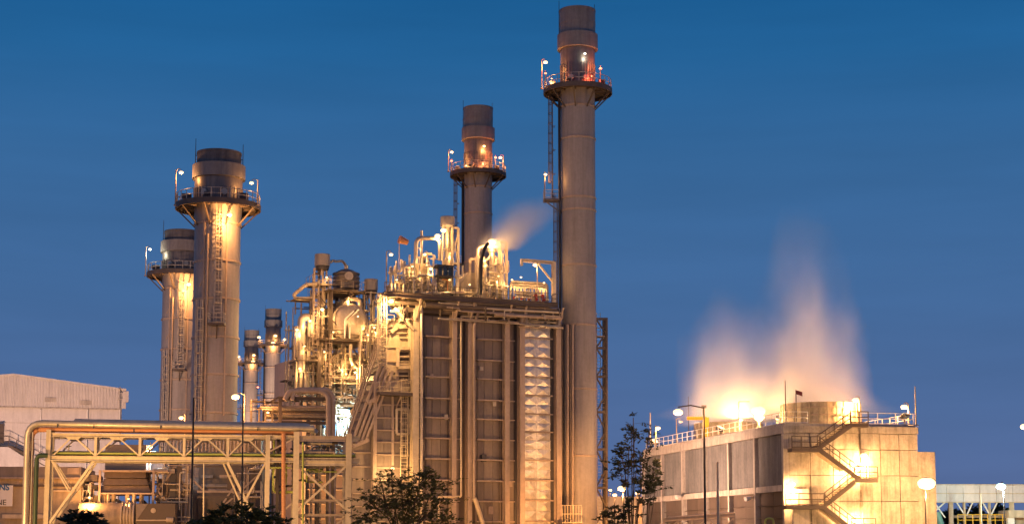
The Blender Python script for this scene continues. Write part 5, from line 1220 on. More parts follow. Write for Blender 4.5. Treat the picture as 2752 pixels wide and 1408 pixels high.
mb = MB(); q = dp(2752, 1400, 1); mb.cyl(q, q+V((0, 1.2, 0)), 1.0, 20); mb.build('motor', 'encl', pm)
fence = thing('yard_railing', 'yellowish lattice of railings below the cream bridge', 'railing', dp(2630, 1460, 1))
railing([dp(2575, 1412, 1), dp(2715, 1412, 1)], fence, 'yellow', 1.2, .8, .08)
solo_rod(V((*dp(2640, 1460, 8).xy, 0)), dp(2638, 1325, 8).z, .07, 'pale lamp standard before the cream bridge', 'pole', 'pale', 'pole')
# low wall and far trees
bw_ = thing('boundary_wall', 'sunny looking cream wall lit from the front, between lattice tower and cooling tower', 'wall', at(1672, 1460, 225))
def wallseg(u0, u1, v0, Y, m_, nm='wall_panel', par=None):
    a, b = at(u0, 1450, Y), at(u1, 1450, Y); zt = at((u0+u1)/2, v0, Y).z; mb = MB(); mb.box(V(((a.x+b.x)/2, Y, zt/2)), (b.x-a.x-.03, .3, zt)); return mb.build(nm, m_, par or bw_)
for i in range(4): wallseg(1590+i*31, 1621+i*31, 1333, 225, 'render')
wallseg(1711, 1716, 1318, 224.6, 'concpale', 'pier')
lb_ = thing('low_building', 'low brown block with flat roof left of the cooling tower', 'building', at(1750, 1460, 214))
wallseg(1717, 1800, 1338, 212, 'wall2', 'wall', lb_); wallseg(1715, 1800, 1334, 211.6, 'frame', 'roof_edge', lb_)
# small pipe truss in front of the cooling tower
Q0 = at(1785, 1460, 118); QF = Frame((Q0.x, Q0.y), R(-14)); qp = lambda u, v, y=0: QF.px(u, v, y)
tb = thing('pipe_truss', 'short pale pipe truss at the bottom edge before the cooling tower', 'pipe bridge', qp(1880, 1460, -.8))
for y in (0, -1.6):
    mb = MB(); mb.ibeam(qp(1782, 1396, y), qp(1976, 1383, y), .2, .26, side=Z); mb.build('chord', 'pale', tb)
    mb = MB(); mb.ibeam(qp(1782, 1440, y), qp(1976, 1428, y), .2, .2, side=Z); mb.build('chord', 'pale', tb)
    for i in range(6):
        u = 1784+i*38; mb = MB(); mb.bar(qp(u, 1400-i*2.5, y), qp(u, 1460, y), .14, .14); mb.build('vertical', 'pale', tb)
        if i < 5: mb = MB(); mb.bar(qp(u+2 if i % 2 else u+36, 1400-i*2.5, y), qp(u+36 if i % 2 else u+2, 1434-i*2.5, y), .09, .09); mb.build('diagonal', 'pale', tb)
run('pipe', 'silver pipe lying on the short truss before the cooling tower', [qp(1795, 1393, -.5), qp(1975, 1380, -.5)], .14, 'alu')
yr = thing('yellow_barrier', 'small yellow looped barrier rail at the cooling tower foot', 'barrier', at(2068, 1460, 150))
mb = MB(); a, b = at(2057, 1450, 150), at(2080, 1450, 150); zt = at(2060, 1392, 150).z; mb.tube([V((a.x, a.y, 0)), V((a.x, a.y, zt)), V((b.x, b.y, zt)), V((b.x, b.y, 0))], .09, 8, bend=.4); mb.build('hoop', 'lime', yr)
mb = MB(); mb.tube([V((a.x, a.y, zt-.6)), V((b.x, b.y, zt-.6))], .06, 6); mb.build('mid_rail', 'lime', yr)
for i, (u, v, lb) in enumerate(((1908, 1318, 'pale pair of horn speakers on the mid beam by the lamp pole'), (2025, 1326, 'cream twin floodlight unlit on a column of the long wall'))):
    tt = (30 if i == 0 else 8.0); p = cp(tt, -.45, ZM+.1 - (0 if i == 0 else .8)); t = thing('wall_fitting', lb, 'fitting', p)
    for dx in (-.22, .22): mb = MB(); q = p+A*dx; mb.cyl(q, q-B*.5-Z*.12, .12, 10, r2=.24); mb.build('horn', 'white', t)
    mb = MB(); mb.bar(p-A*.3, p+A*.3, .08, .08); mb.bar(p, p+B*.5, .08, .08); mb.build('bracket', 'frame', t)

# ------------------------------------------------------------------ poles in front
def pole(u, v, Y, r, m_, label, tilt=0.0, nm='pole'):
    p = at(u, 1460, Y); p.z = 0; q = at(u+tilt, v, Y); mb = MB(); mb.cyl(p, q, r, 8, r2=r*.7); mb.cyl(p, p+Z*.15, r*2.5, 8); return solo(mb, nm, m_, label, 'pole')
pole(513, 1068, 95, .075, 'black', 'tall black pole crossing the truss, left of the two dark poles', 8)
pole(649, 1078, 95, .06, 'black', 'slim black pole crossing the truss, right of the two dark poles', 5)
pole(548, 1245, 118, .06, 'pale', 'short pale pole standing under the truss')
pole(1930, 1240, 112, .10, 'pale', 'pale slim pole in front of the cooling tower panels', -2)
pole(1880, 1240, 136, .03, 'galv', 'hair thin guy post behind the black lamp pole') if False else None

# ------------------------------------------------------------------ trees and shrubs
def leaves(mb, c, rad, n, size, rnd, flat=.8, feather=0.0):
    for i in range(n):
        while True:
            p = V((rnd.uniform(-1, 1), rnd.uniform(-1, 1), rnd.uniform(-1, 1)))
            if p.length < 1: break
        p = V((p.x*rad[0], p.y*rad[1], p.z*rad[2]))+c
        a = rnd.uniform(0, 2*pi); d = V((cos(a), sin(a), rnd.uniform(-.7, .5))).normalized(); n_ = V((rnd.uniform(-1, 1), rnd.uniform(-1, 1), rnd.uniform(-.2, 1))).normalized()
        w = d.cross(n_); 
        if w.length < .05: continue
        w.normalize(); L = size*rnd.uniform(.6, 1.5); ww = L*(.16 if feather else .24)
        o = len(mb.v); mb.v += [p, p+d*L*.5+w*ww, p+d*L, p+d*L*.5-w*ww]; mb.f.append((o, o+1, o+2, o+3)); mb.sm.append(False)
def spray(mb, p0, p1, n, size, rnd):
    """Leaflets set along a twig, drooping a little towards its tip."""
    d = p1-p0; L0 = d.length
    if L0 < .01: return
    d = d/L0
    for i in range(n):
        f_ = rnd.random()**.7; p = p0+(p1-p0)*f_-Z*(f_*f_*L0*.12)+V((rnd.gauss(0, .07), rnd.gauss(0, .07), rnd.gauss(0, .05)))*(.5+size)
        a = rnd.uniform(0, 2*pi); q = (d*.7+V((cos(a), sin(a), rnd.uniform(-.5, .35)))).normalized(); w = q.cross(V((rnd.uniform(-1, 1), rnd.uniform(-1, 1), rnd.uniform(.0, 1))))
        if w.length < .05: continue
        w.normalize(); s = size*rnd.uniform(.55, 1.4); ww = s*.2; o = len(mb.v); mb.v += [p, p+q*s*.5+w*ww, p+q*s, p+q*s*.5-w*ww]; mb.f.append((o, o+1, o+2, o+3)); mb.sm.append(False)
def tree(name, base, label, clumps, size, leafm, seed, trunk_r=.12, cat='tree', dens=1.0, wild=1.0):
    """clumps: (centre, radii, leaf count). Trunk forks into limbs; each limb carries twigs with leaflets."""
    rnd = random.Random(seed); t = thing(name, label, cat, base); mb = MB(); zs = [c[0].z for c in clumps]
    fork = V(base)+Z*min(1.6, max(.3, (min(zs)-base[2])*.5)); mb.cyl(base, fork, trunk_r, 8, r2=trunk_r*.8); cb = MB()
    for c, rad, n in clumps:
        mid = fork.lerp(c, .55)+V((rnd.uniform(-.3, .3), rnd.uniform(-.3, .3), rnd.uniform(-.1, .3)))
        mb.tube([fork-Z*.2, mid, c], trunk_r*.36, 6)
        nt_ = max(6, int(n*dens/26))
        for j in range(nt_):
            s_ = mid.lerp(c, rnd.uniform(.35, 1.05)); v = V((rnd.gauss(0, .62)*rad[0], rnd.gauss(0, .62)*rad[1], rnd.gauss(.1, .62)*rad[2])); e = s_.lerp(c, .6)+v*wild
            if j % 2 == 0: mb.tube([s_, s_.lerp(e, .5)+Z*.08, e], trunk_r*.10, 4, cap=False)
            spray(cb, s_.lerp(e, .35), e, 26, size, rnd)
    mb.build('trunk', 'bark', t); tag(cb.build('crown', leafm, t), kind='stuff')
    return t
def clump(u, v, Y, ru, rv, n, dy=0): m_ = mpp(Y); return (at(u, v, Y+dy), (ru*m_, ru*m_*.9, rv*m_), n)
g0 = at(1085, 1460, 100); g0.z = 0
tree('feathery_tree', g0, 'dark feathery tree in front of the boiler, bottom centre',
     [clump(1020, 1282, 100, 22, 9, 260), clump(1078, 1290, 100, 38, 22, 900, .4), clump(1140, 1272, 100, 36, 18, 700, -.5), clump(1165, 1310, 100, 30, 26, 620), clump(1110, 1330, 100, 46, 30, 1100), clump(1030, 1330, 100, 40, 20, 800, -.6),
      clump(990, 1345, 100, 24, 14, 380), clump(1180, 1350, 100, 34, 22, 600, .5), clump(1060, 1375, 100, 56, 26, 1100), clump(1140, 1385, 100, 56, 26, 1100, .8), clump(980, 1390, 100, 44, 18, 640), clump(1200, 1395, 100, 30, 20, 440), clump(1052, 1262, 100, 20, 8, 220)], .19, 'leaf', 1, .11, dens=.85, wild=1.6)
g0 = at(215, 1460, 88); g0.z = 0
tree('broadleaf_shrub', g0, 'dark broadleaf shrub tip poking up at the bottom left', [clump(190, 1392, 88, 18, 8, 200), clump(225, 1380, 88, 20, 9, 280), clump(248, 1388, 88, 18, 8, 200), clump(210, 1402, 88, 36, 10, 420), clump(256, 1404, 88, 20, 9, 200)], .30, 'leaf2', 2, .06, 'shrub', dens=.7, wild=1.3)
g0 = at(600, 1460, 92); g0.z = 0
tree('shrub', g0, 'low dark shrub under the left middle of the truss', [clump(575, 1385, 92, 34, 10, 360), clump(545, 1395, 92, 36, 12, 420), clump(610, 1392, 92, 34, 12, 420), clump(600, 1368, 92, 20, 8, 160), clump(560, 1408, 92, 60, 12, 600)], .26, 'leaf', 3, .07, 'shrub', dens=.65, wild=1.3)
g0 = at(690, 1460, 92); g0.z = 0
tree('shrub', g0, 'larger dark shrub at the foot of the right bridge legs', [clump(665, 1372, 92, 26, 10, 300), clump(700, 1380, 92, 36, 14, 500), clump(735, 1392, 92, 30, 12, 360), clump(660, 1395, 92, 46, 14, 560), clump(740, 1405, 92, 40, 12, 400), clump(640, 1352, 92, 14, 6, 90)], .26, 'leaf', 4, .07, 'shrub', dens=.65, wild=1.3)
g0 = at(1700, 1460, 120); g0.z = 0
tree('slender_tree', g0, 'slender wispy tree against the sky, left of the cooling tower',
     [clump(1702, 1122, 120, 12, 7, 80), clump(1698, 1146, 120, 20, 9, 150), clump(1704, 1172, 120, 26, 12, 240), clump(1668, 1205, 120, 12, 8, 90), clump(1690, 1205, 120, 30, 14, 360), clump(1720, 1216, 120, 28, 14, 320), clump(1745, 1160, 120, 16, 6, 90), clump(1680, 1240, 120, 34, 12, 330), clump(1712, 1250, 120, 30, 14, 330), clump(1668, 1270, 120, 24, 10, 220), clump(1700, 1285, 120, 30, 14, 300), clump(1725, 1300, 120, 26, 12, 210)], .24, 'leaf2', 5, .08, dens=.8, wild=1.6)
g0 = at(1668, 1460, 112); g0.z = 0
tree('sapling', g0, 'thin leafy sapling standing before the cream wall', [clump(1650, 1362, 112, 24, 14, 110), clump(1680, 1380, 112, 28, 14, 120), clump(1662, 1398, 112, 34, 12, 130), clump(1700, 1350, 112, 18, 14, 80), clump(1625, 1385, 112, 18, 14, 70)], .26, 'leaf2', 6, .05)
g0 = at(1735, 1460, 112); g0.z = 0
tree('sapling', g0, 'thin leafy sapling in front of the pale left bays of the cooling tower', [clump(1760, 1238, 112, 24, 16, 100), clump(1740, 1270, 112, 24, 14, 110), clump(1752, 1300, 112, 28, 12, 130), clump(1735, 1325, 112, 24, 12, 110), clump(1768, 1265, 112, 18, 10, 60)], .25, 'leaf2', 8, .05)
for i, (u, v, lb) in enumerate(((2560, 1385, 'dark bushy tree far off under the cream bridge, left of its legs'), (2620, 1382, 'dark bushy tree far off under the cream bridge, middle'), (2690, 1380, 'dark bushy tree far off under the cream bridge, near the lamp'))):
    g0 = at(u, 1460, 320); g0.z = 0
    tree('far_tree', g0, lb, [clump(u, v, 320, 26, 22, 500), clump(u+18, v+8, 320, 20, 16, 300), clump(u-20, v+10, 320, 20, 16, 300)], 1.0, 'leaf2', 70+i, .25)
# ------------------------------------------------------------------ lamps
def post_at(u, v_base, Y, head): b = at(u, v_base, Y); return b
# bypass stack one
kz = lambda u, v, Y: at(u, v, Y)
YB = B1.y
lamp(at(487, 464, YB-1.5), 500, 'post lamp on the left of the nearer bypass stack platform', base=at(471, 553, YB-1.5), r=0.26)
lamp(at(676, 492, YB-1.5), 350, 'post lamp on the right of the nearer bypass stack platform', base=at(692, 553, YB-1.5), r=0.24)
lamp(at(617, 577, YB-4.4), 4200, 'hanging lamp under the nearer bypass platform flooding its ladder', name='pendant_lamp', r=0.29)
Yb2 = YB+49
lamp(at(403, 670, Yb2-1.5), 400, 'post lamp on the farther bypass stack platform, pale greenish', base=at(391, 742, Yb2-1.5), r=0.22, col=(1, .9, .6), lens='L_wh')
lamp(at(507, 763, Yb2-4.6), 4200, 'hanging lamp under the farther bypass platform above its ladder', name='pendant_lamp', r=0.29)
lamp(at(487, 1122, 180), 900, 'small lamp glowing just above the silver pipe at the bypass stack foot', base=at(489, 1455, 180.5), r=0.26)
lamp(at(633, 1066, 172), 3000, 'bright orange street lamp between the bypass stack and the slim black pole', base=at(650, 1455, 173), r=0.42)
# boiler stack one
YS1 = S1.y
lamp(at(1466, 168, YS1-1), 350, 'post lamp at left on the tallest chimney platform', base=at(1456, 240, YS1-1), r=0.27)
lamp(at(1466, 198, YS1-2.2), 160, 'red beacon at left on the tallest chimney platform', base=at(1466, 238, YS1-2.2), name='beacon', lens='L_red', col=REDL, r=0.16, cat='beacon', drop=-.6)
lamp(at(1614, 185, YS1-2), 260, 'red beacon at right on the tallest chimney platform', base=at(1614, 235, YS1-2), name='beacon', lens='L_red', col=(1, .25, .1), r=0.18, cat='beacon', drop=-.6)
lamp(at(1572, 145, YS1-2.35), 60, 'small white lamp high on the neck of the tallest chimney', name='wall_lamp', lens='L_wh', col=(1, .95, .7), r=0.16)
lamp(at(1483, 212, YS1-1.5), 500, 'orange lamp against the lagging of the tallest chimney', name='wall_lamp', r=0.11, col=(1, .4, .12))
lamp(at(1590, 205, YS1-2.4), 420, 'red glowing lamp close to the lagging of the tallest chimney', name='wall_lamp', r=0.10, lens='L_red', col=REDL)
lamp(at(1466, 469, YS1-1), 260, 'lamp on the half way rest platform of the tallest chimney', base=at(1464, 538, YS1-1), r=0.21, arm=False)
Y2 = YS1+48; 
lamp(at(1214, 409, Y2-1), 420, 'post lamp at left on the second chimney platform', base=at(1205, 462, Y2-1), r=0.26)
lamp(at(1213, 433, Y2-2.4), 200, 'red beacon at left on the second chimney platform', base=at(1213, 460, Y2-2.4), name='beacon', lens='L_red', col=REDL, r=0.18, cat='beacon', drop=-.6)
lamp(at(1345, 424, Y2-2), 420, 'post lamp at right on the second chimney platform', base=at(1353, 462, Y2-2), r=0.26)
lamp(at(1332, 424, Y2-2.4), 260, 'red beacon at right on the second chimney platform', base=at(1331, 460, Y2-2.4), name='beacon', lens='L_red', col=REDL, r=0.18, cat='beacon', drop=-.6)
lamp(at(1301, 393, Y2-2.5), 300, 'small orange lamp on the neck of the second chimney', name='wall_lamp', r=0.22)
lamp(at(1252, 445, Y2-2.0), 650, 'orange lamp against the left lagging of the second chimney', name='wall_lamp', r=0.13, col=(1, .45, .14))
lamp(at(1298, 440, Y2-2.9), 500, 'red glowing lamp on the front lagging of the second chimney', name='wall_lamp', r=0.11, lens='L_red', col=(1, .3, .1))
# far stacks
for k_, u, dv in ((5.66, 732, 0), (6.66, 674, 0)):
    p0 = V((S1.x, S1.y, 0))+UNIT*k_
    L = {5.66: ((696, 906, 'lamp at left on the taller far chimney platform', 'L_na', NA), (766, 912, 'lamp at right on the taller far chimney platform', 'L_na', NA), (740, 902, 'upper lamp on the neck of the taller far chimney', 'L_na', NA), (734, 922, 'strong lamp on the front of the taller far chimney', 'L_na', NA)),
         6.66: ((641, 958, 'lamp at left on the shorter far chimney platform', 'L_na', NA), (682, 954, 'upper lamp on the shorter far chimney', 'L_na', NA), (680, 972, 'strong lamp on the front of the shorter far chimney', 'L_na', NA))}[k_]
    for u_, v_, lb, ln, cl in L: lamp(at(u_, v_, p0.y-3.2), 900 if 'strong' in lb else 350, lb, name='wall_lamp', r=.5 if 'strong' not in lb else .62, lens=ln, col=cl)
lamp(at(693, 1040, 500), 60, 'tiny red obstruction lamp between the far chimneys', base=at(693, 1455, 500), name='beacon', lens='L_red', col=REDL, r=0.32, cat='beacon')
# roof of the near boiler
R1 = lambda u, v, y: U1.px(u, v, y)
lamp(R1(1051, 684, .6), 114, 'post lamp at the left corner of the boiler roof', base=deckpt(1038, .6), r=0.24, col=GOLD)
lamp(R1(1192, 619, -1.5), 596, 'brightest lamp under the drum silencer on the boiler roof', name='roof_floodlight', r=0.37, col=GOLD)
lamp(R1(1176, 634, -.6), 367, 'second bright lamp on the end of the goal-post pipe', name='roof_floodlight', r=0.35, col=GOLD)
lamp(R1(1141, 684, .3), 137, 'small post lamp in front of the goal-post pipe', base=deckpt(1147, .3), r=0.21, col=GOLD)
lamp(R1(1158, 722, 1.2), 206, 'stubby lamp left of the black booth', base=deckpt(1163, 1.2), r=0.22, col=GOLD)
lamp(R1(1323, 650, .2), 1211, 'blazing floodlight wrapped in steam over the roof vent', name='roof_floodlight', r=0.50, col=WARM)
lamp(R1(1302, 701, .6), 79, 'small bright lamp left of the leaning standpipe', name='wall_lamp', r=0.18, col=GOLD)
lamp(R1(1438, 712, .8), 252, 'post lamp under the davit crane jib', base=deckpt(1444, .8), r=0.27, col=GOLD)
lamp(R1(1108, 716, 1.0), 114, 'low lamp hidden among the left roof pipes', name='wall_lamp', r=0.13, col=GOLD)
lamp(R1(1400, 745, 1.6), 183, 'low lamp over the looped pipe bank', name='wall_lamp', r=0.13, col=GOLD)
lamp(R1(1340, 742, 1.6), 160, 'low lamp inside the tangle below the vent', name='wall_lamp', r=0.11, col=GOLD)
lamp(R1(1212, 680, -2.6), 206, 'lamp inside the tall frame right of the drum silencer', name='wall_lamp', r=0.14, col=GOLD)
lamp(R1(1051, 808, 2.6), 4800, 'lamp under the left roof overhang flooding the duct and ladder', name='pendant_lamp', r=0.32, col=GOLD)
lamp(R1(1098, 789, .8), 12, 'tiny lamp deep under the roof overhang', name='wall_lamp', r=0.10, lens='L_wh', col=GOLD)
lamp(U1.px(1055, 1258, 1.0), 900, 'lamp above the feathery tree on the duct front', name='wall_lamp', r=0.22, col=GOLD)
for (u, v, y, pw, lb) in ((1066, 752, 1.4, 120, 'tiny lamp at the left end of the roof railing'), (1208, 752, 1.2, 160, 'tiny lamp low right of the black booth'), (1262, 765, 1.3, 120, 'tiny lamp at the rail before the sloping housing'), (1376, 752, 1.0, 160, 'tiny lamp at the left end of the looped pipe bank'), (1462, 760, 1.0, 140, 'tiny lamp at the foot of the davit crane'), (1120, 655, -1.4, 200, 'tiny lamp on the upright of the goal-post pipe')):
    lamp(R1(u, v, y), pw, lb, name='bulkhead_lamp', r=.13, col=GOLD)
for (u, v, y, pw, lb) in ((896, 892, 1.3, 160, 'tiny lamp on the rail under the shiny drum, left'), (988, 900, 1.3, 160, 'tiny lamp on the rail under the shiny drum, right'), (878, 745, .3, 160, 'tiny lamp under the vent drum on the tower top'), (872, 945, .8, 200, 'tiny lamp below the drum platform, left'), (955, 1000, .9, 220, 'tiny lamp by the bent pipe in the lower tower'), (818, 930, .9, 160, 'tiny lamp between the legs of the inverted U pipe')):
    lamp(tp(u, v, y), pw, lb, name='bulkhead_lamp', r=.13, col=GOLD)
# tower
lamp(tp(866, 831, .9), 546, 'lamp on the tower left of the shiny drum', name='pendant_lamp', r=0.24, col=GOLD)
lamp(tp(962, 850, 4.2), 420, 'lamp facing the domed end of the shiny drum', name='wall_lamp', r=0.11, col=GOLD)
lamp(tp(833, 862, 1.3), 425, 'lamp beside the inverted U pipe', name='wall_lamp', r=0.18, col=GOLD)
lamp(tp(798, 886, .4), 211, 'post lamp at the far left edge of the tower', base=tp(791, 966, .4), r=0.18, col=GOLD)
lamp(tp(806, 990, .9), 303, 'lamp low on the left of the tower', name='wall_lamp', r=0.18, col=GOLD)
lamp(tp(1006, 880, 1.5), 546, 'lamp between the shiny drum and the bright ladder', name='wall_lamp', r=0.14, col=GOLD)
lamp(tp(938, 800, .5), 303, 'lamp above the shiny drum', name='wall_lamp', r=0.11, col=GOLD)
lamp(tp(930, 1005, 1.4), 1579, 'lamp inside the lower tower facing the yellow boiler wall', name='wall_lamp', r=0.13, drop=-.5, col=GOLD)
lamp(tp(965, 1030, -5), 911, 'second lamp inside the lower tower near the duct', name='wall_lamp', r=0.13, col=GOLD)
lamp(tp(890, 975, -8.0), 1822, 'lamp behind the lower tower on the yellow boiler wall', name='wall_lamp', r=0.14, col=GOLD)
lamp(tp(935, 1110, -1.5), 2700, 'greenish white lamp over the pump skid', name='wall_lamp', lens='L_cool', col=COOL, r=0.27)
lamp(tp(915, 1138, 0), 1260, 'second greenish white lamp over the pump skid', name='wall_lamp', lens='L_cool', col=COOL, r=0.24)
lamp(tp(952, 1150, -.5), 900, 'third greenish white lamp low by the duct', name='wall_lamp', lens='L_cool', col=COOL, r=0.19)
lamp(np_(720, 1108, .5), 500, 'lamp under the brown frame module', name='wall_lamp', r=0.14)
# behind the truss
lamp(gp(403, 1200, -3), 1400, 'lamp seen through the truss above the filter house', base=gp(398, 1460, -3.3), r=0.27)
lamp(gp(414, 1217, -3), 900, 'bluish white lamp seen through the truss beside the filter house', name='wall_lamp', lens='L_cool', col=(.8, .92, 1), r=0.34)
lamp(gp(345, 1340, 2.0), 1300, 'lamp over the golden cylinder duct', name='wall_lamp', r=0.10)
lamp(gp(240, 1335, 2.6), 1300, 'lamp between enclosure and filter house', name='wall_lamp', r=0.10)
# cooling tower lamps
p = cp(3.5, 12.2, ZC)
lamp(at(2300, 1075, croof(2309, 1075, 3).y), 3600, 'roof lamp right of the near fan stack', base=croof(2309, 1075, 3), r=0.34)
lamp(at(2430, 1093, croof(2441, 1093, 3).y), 1600, 'roof lamp at the right end of the cooling tower', base=croof(2441, 1093, 3), r=0.34)
q = cp(43, .8, ZC); lamp(V((q.x+.25, q.y-.2, hz(1767, 1150, q))), 900, 'short post lamp at the far left end of the cooling tower roof', base=q, r=0.29, arm=False)
q = cp(35, .8, ZC); lamp(V((q.x+.5, q.y, hz(1822, 1133, q))), 0, 'unlit post lamp standing on the roof edge left of the yellow crane', base=q, r=0.24, lens='white', light=False)
lamp(cp(10.6, 1.5, ZC+2.0), 4200, 'blazing lamp between the two fan stacks, left of the ribbed shroud', name='roof_floodlight', r=0.72, base=cp(10.6, 1.5, ZC), col=WARM)
lamp(cp(12.2, 2.2, ZC+1.5), 3600, 'second blazing lamp hard against the near fan stack', name='roof_floodlight', r=0.56, base=cp(12.2, 2.2, ZC), col=WARM)
lamp(cp(24, 4.5, ZC+2.0), 5000, 'roof lamp on the deck between the fan stacks lighting the steam', name='roof_floodlight', r=0.24, base=cp(24, 4.5, ZC), col=PINK, drop=-.8)
lamp(cp(17.5, 11.5, ZC+2.0), 5000, 'roof lamp behind the near fan stack lighting the steam', name='roof_floodlight', r=0.24, base=cp(17.5, 11.5, ZC), col=PINK, drop=-.8)
lamp(cp(44.3, 8, ZC+2.0), 5000, 'roof lamp beyond the farther fan stack', name='roof_floodlight', r=0.24, base=cp(44.3, 8, ZC), col=PINK, drop=-.8)
lamp(cp(1.1, 6.2, ZC+.75), 750, 'added low lamp brightening the front of the near fan stack', name='wall_lamp', r=.14, col=GOLD, base=cp(1.1, 6.2, ZC), arm=False)  # extra lamp put in to brighten the shroud front
lamp(cp(5.0, 1.3, ZC+.75), 750, 'added low lamp brightening the side of the near fan stack', name='wall_lamp', r=.14, col=GOLD, base=cp(5.0, 1.3, ZC), arm=False)  # extra lamp put in to brighten the side of the shroud
# stair lamps on the end wall
lamp(sp(2322, 1224, .9), 1900, 'post lamp on the middle stair landing', base=sp(2335, 1284, .9), r=0.37, col=WARM)
lamp(sp(2312, 1252, .9), 1900, 'lamp on the wall above the middle stair landing', name='wall_lamp', r=0.40, col=WARM)
lamp(sp(2124, 1300, 1.0), 2600, 'glaring lamp low on the left of the end wall', name='wall_lamp', r=0.50, col=WARM)
lamp(sp(2262, 1268, .7), 900, 'lamp on the wall under the second stair flight', name='wall_lamp', r=0.24, col=WARM)
lamp(sp(2300, 1392, 1.0), 3000, 'lamp at the foot of the stair, bottom edge', name='wall_lamp', r=0.48, col=WARM)
# the big glaring floodlight right of the cooling tower
lamp(at(2490, 1298, 156), 9000, 'huge glaring floodlight on a post at the right corner of the cooling tower', base=at(2490, 1460, 156), r=0.84, col=WARM, arm=False, lens='L_na', postm='dark')
lamp(at(2690, 1306, 172), 5200, 'green tinged white lamp over the cream bridge', base=at(2702, 1460, 172), postm='dark', lens='L_cool', col=(.75, 1, .85), r=0.50)
lamp(at(2754, 1146, 150), 600, 'orange lamp cut by the right picture edge', base=at(2766, 1460, 150), postm='dark', r=0.40)
# street lamps
lamp(at(1822, 1107, 112), 2600, 'orange street lamp on the curved arm of the black pole', base=at(1896, 1460, 112), r=0.32, postm='black', arm_w=.10)
q = cp(36.0, -1.6, 0); lamp(at(1857, 1215, cp(33, -1.6, 0).y), 2600, 'orange lamp hanging before the cooling tower panels', name='wall_lamp', r=0.38)
lamp(at(1671, 1312, 150), 2200, 'starry street lamp behind the wispy tree', base=at(1676, 1460, 150), postm='dark', r=0.37)
lamp(at(1652, 1329, 215), 500, 'small distant lamp over the cream wall, left', name='wall_lamp', base=at(1652, 1460, 215), postm='dark', r=0.29, arm=False)
lamp(at(1640, 1316, 260), 300, 'tiny distant lamp right beside the lattice tower', base=at(1640, 1460, 260), postm='dark', r=0.27, arm=False)
lamp(at(1713, 1324, 208), 500, 'small distant lamp over the cream wall, right', base=at(1713, 1460, 208), postm='dark', r=0.27, arm=False)

# yard floodlights standing on the ground before the plant
FLD = [
 ((-3.5, 183, 1.6), (-3, 200, 6), 6800, 80, 'yard floodlight on the ground facing the middle of the boiler'),
 ((6.5, 189, 1.6), (5.2, 204, 6), 19000, 62, 'yard floodlight on the ground facing the quilted metal strip'),
 ((13.5, 194, 1.6), (9, 208, 8), 8000, 62, 'yard floodlight on the ground facing the tall chimney'),
 ((-15, 179, 1.6), (-13, 196, 8), 10000, 80, 'yard floodlight on the ground facing the slanting duct'),
 ((-36, 226, 1.6), (-27, 243, 19), 60000, 85, 'yard floodlight on the ground facing the boiler behind the tower'),
 ((-30, 112, 1.4), (-22, 126, 8), 14000, 95, 'yard floodlight on the ground facing the truss bridge middle'),
 ((-40, 112, 1.4), (-34, 126, 8), 14000, 95, 'yard floodlight on the ground facing the left bridge leg'),
 ((-17, 114, 1.4), (-14, 126, 7), 2500, 95, 'yard floodlight on the ground facing the braced bridge tower'),
 ((-38, 140, 1.4), (-38, 166, 6), 14000, 95, 'yard floodlight on the ground facing the turbine enclosure'),
 ((-57, 185, 1.6), (-58, 232, 16), 115000, 80, 'yard floodlight on the ground facing the turbine hall gable'),
 ((3, 172, 1.5), (21.5, 180, 9), 70000, 85, 'yard floodlight on the ground facing the cooling tower long wall'),
 ((4, 192, 1.5), (17, 200, 9), 15000, 80, 'yard floodlight on the ground at the far end of the long wall'),
 ((34, 140, 1.5), (35, 162, 8), 12000, 85, 'yard floodlight on the ground facing the concrete end wall'),
 ((50, 160, 1.5), (54, 185, 6), 5000, 95, 'yard floodlight on the ground facing the cream bridge'),
 ((13, 205, 1.5), (13, 225, 4), 9000, 95, 'yard floodlight on the ground facing the cream wall'),
 ((-27, 170, 1.5), (-24, 200, 14), 9000, 70, 'yard floodlight on the ground facing the process tower'),
]
for p, t_, pw, an, lb in FLD: flood(p, t_, pw, lb, an, (1, .56, .34) if 'hall' in lb or 'long wall' in lb else (GOLD if ('duct' in lb or 'bridge' in lb or 'end wall' in lb) else NA))
flood((-50, 96, 14), (-25, 126, 8), 26000, 'floodlight on a tall mast by the road, left of the truss bridge', 70, GOLD, stand=14)
flood((-4.5, 88, .7), (-6.5, 100, 4), 1300, 'unseen floodlight added on the ground to light the feathery tree', 80, GOLD, r=.2, stand=.6)  # made-up ground light, below the view, lifts the tree foliage
flood((-17, 82, .7), (-15, 92, 2.5), 500, 'unseen floodlight added on the ground to light the low shrubs', 95, GOLD, r=.2, stand=.6)  # made-up low light, below the view, for the shrubs
flood((38, 78, 13), (-6, 101, 4), 30000, 'unseen floodlight on a tall mast, added to light the trees from the right', 60, GOLD, stand=13)  # out-of-view mast light added to brighten the trees
for p, t_, pw, lb in ((cp(.8, 12.6, ZC+1), cp(10, 7, ZC+16), 26000, 'added floodlight brightening the steam from the right front corner'), (cp(44.5, 12.6, ZC+1), cp(30, 6, ZC+14), 26000, 'added floodlight brightening the steam from the far right corner'),
                      (cp(44.6, 1.2, ZC+1), cp(33, 7, ZC+12), 22000, 'added floodlight brightening the steam from the far left corner'), (cp(21, 1.2, ZC+1), cp(14, 7, ZC+18), 22000, 'added floodlight brightening the steam from the long wall edge')):
    flood(p, t_, pw, lb, 75, PINK)  # made-up uplights that boost the glow of the steam
for p, t_, lb in (((-66, 452, 1.6), (-67, 478, 52), 'floodlight far off facing the taller far chimney'), ((-80, 500, 1.6), (-81, 528, 52), 'floodlight far off facing the shorter far chimney')): flood(p, t_, 420000, lb, 55, (1, .6, .36))

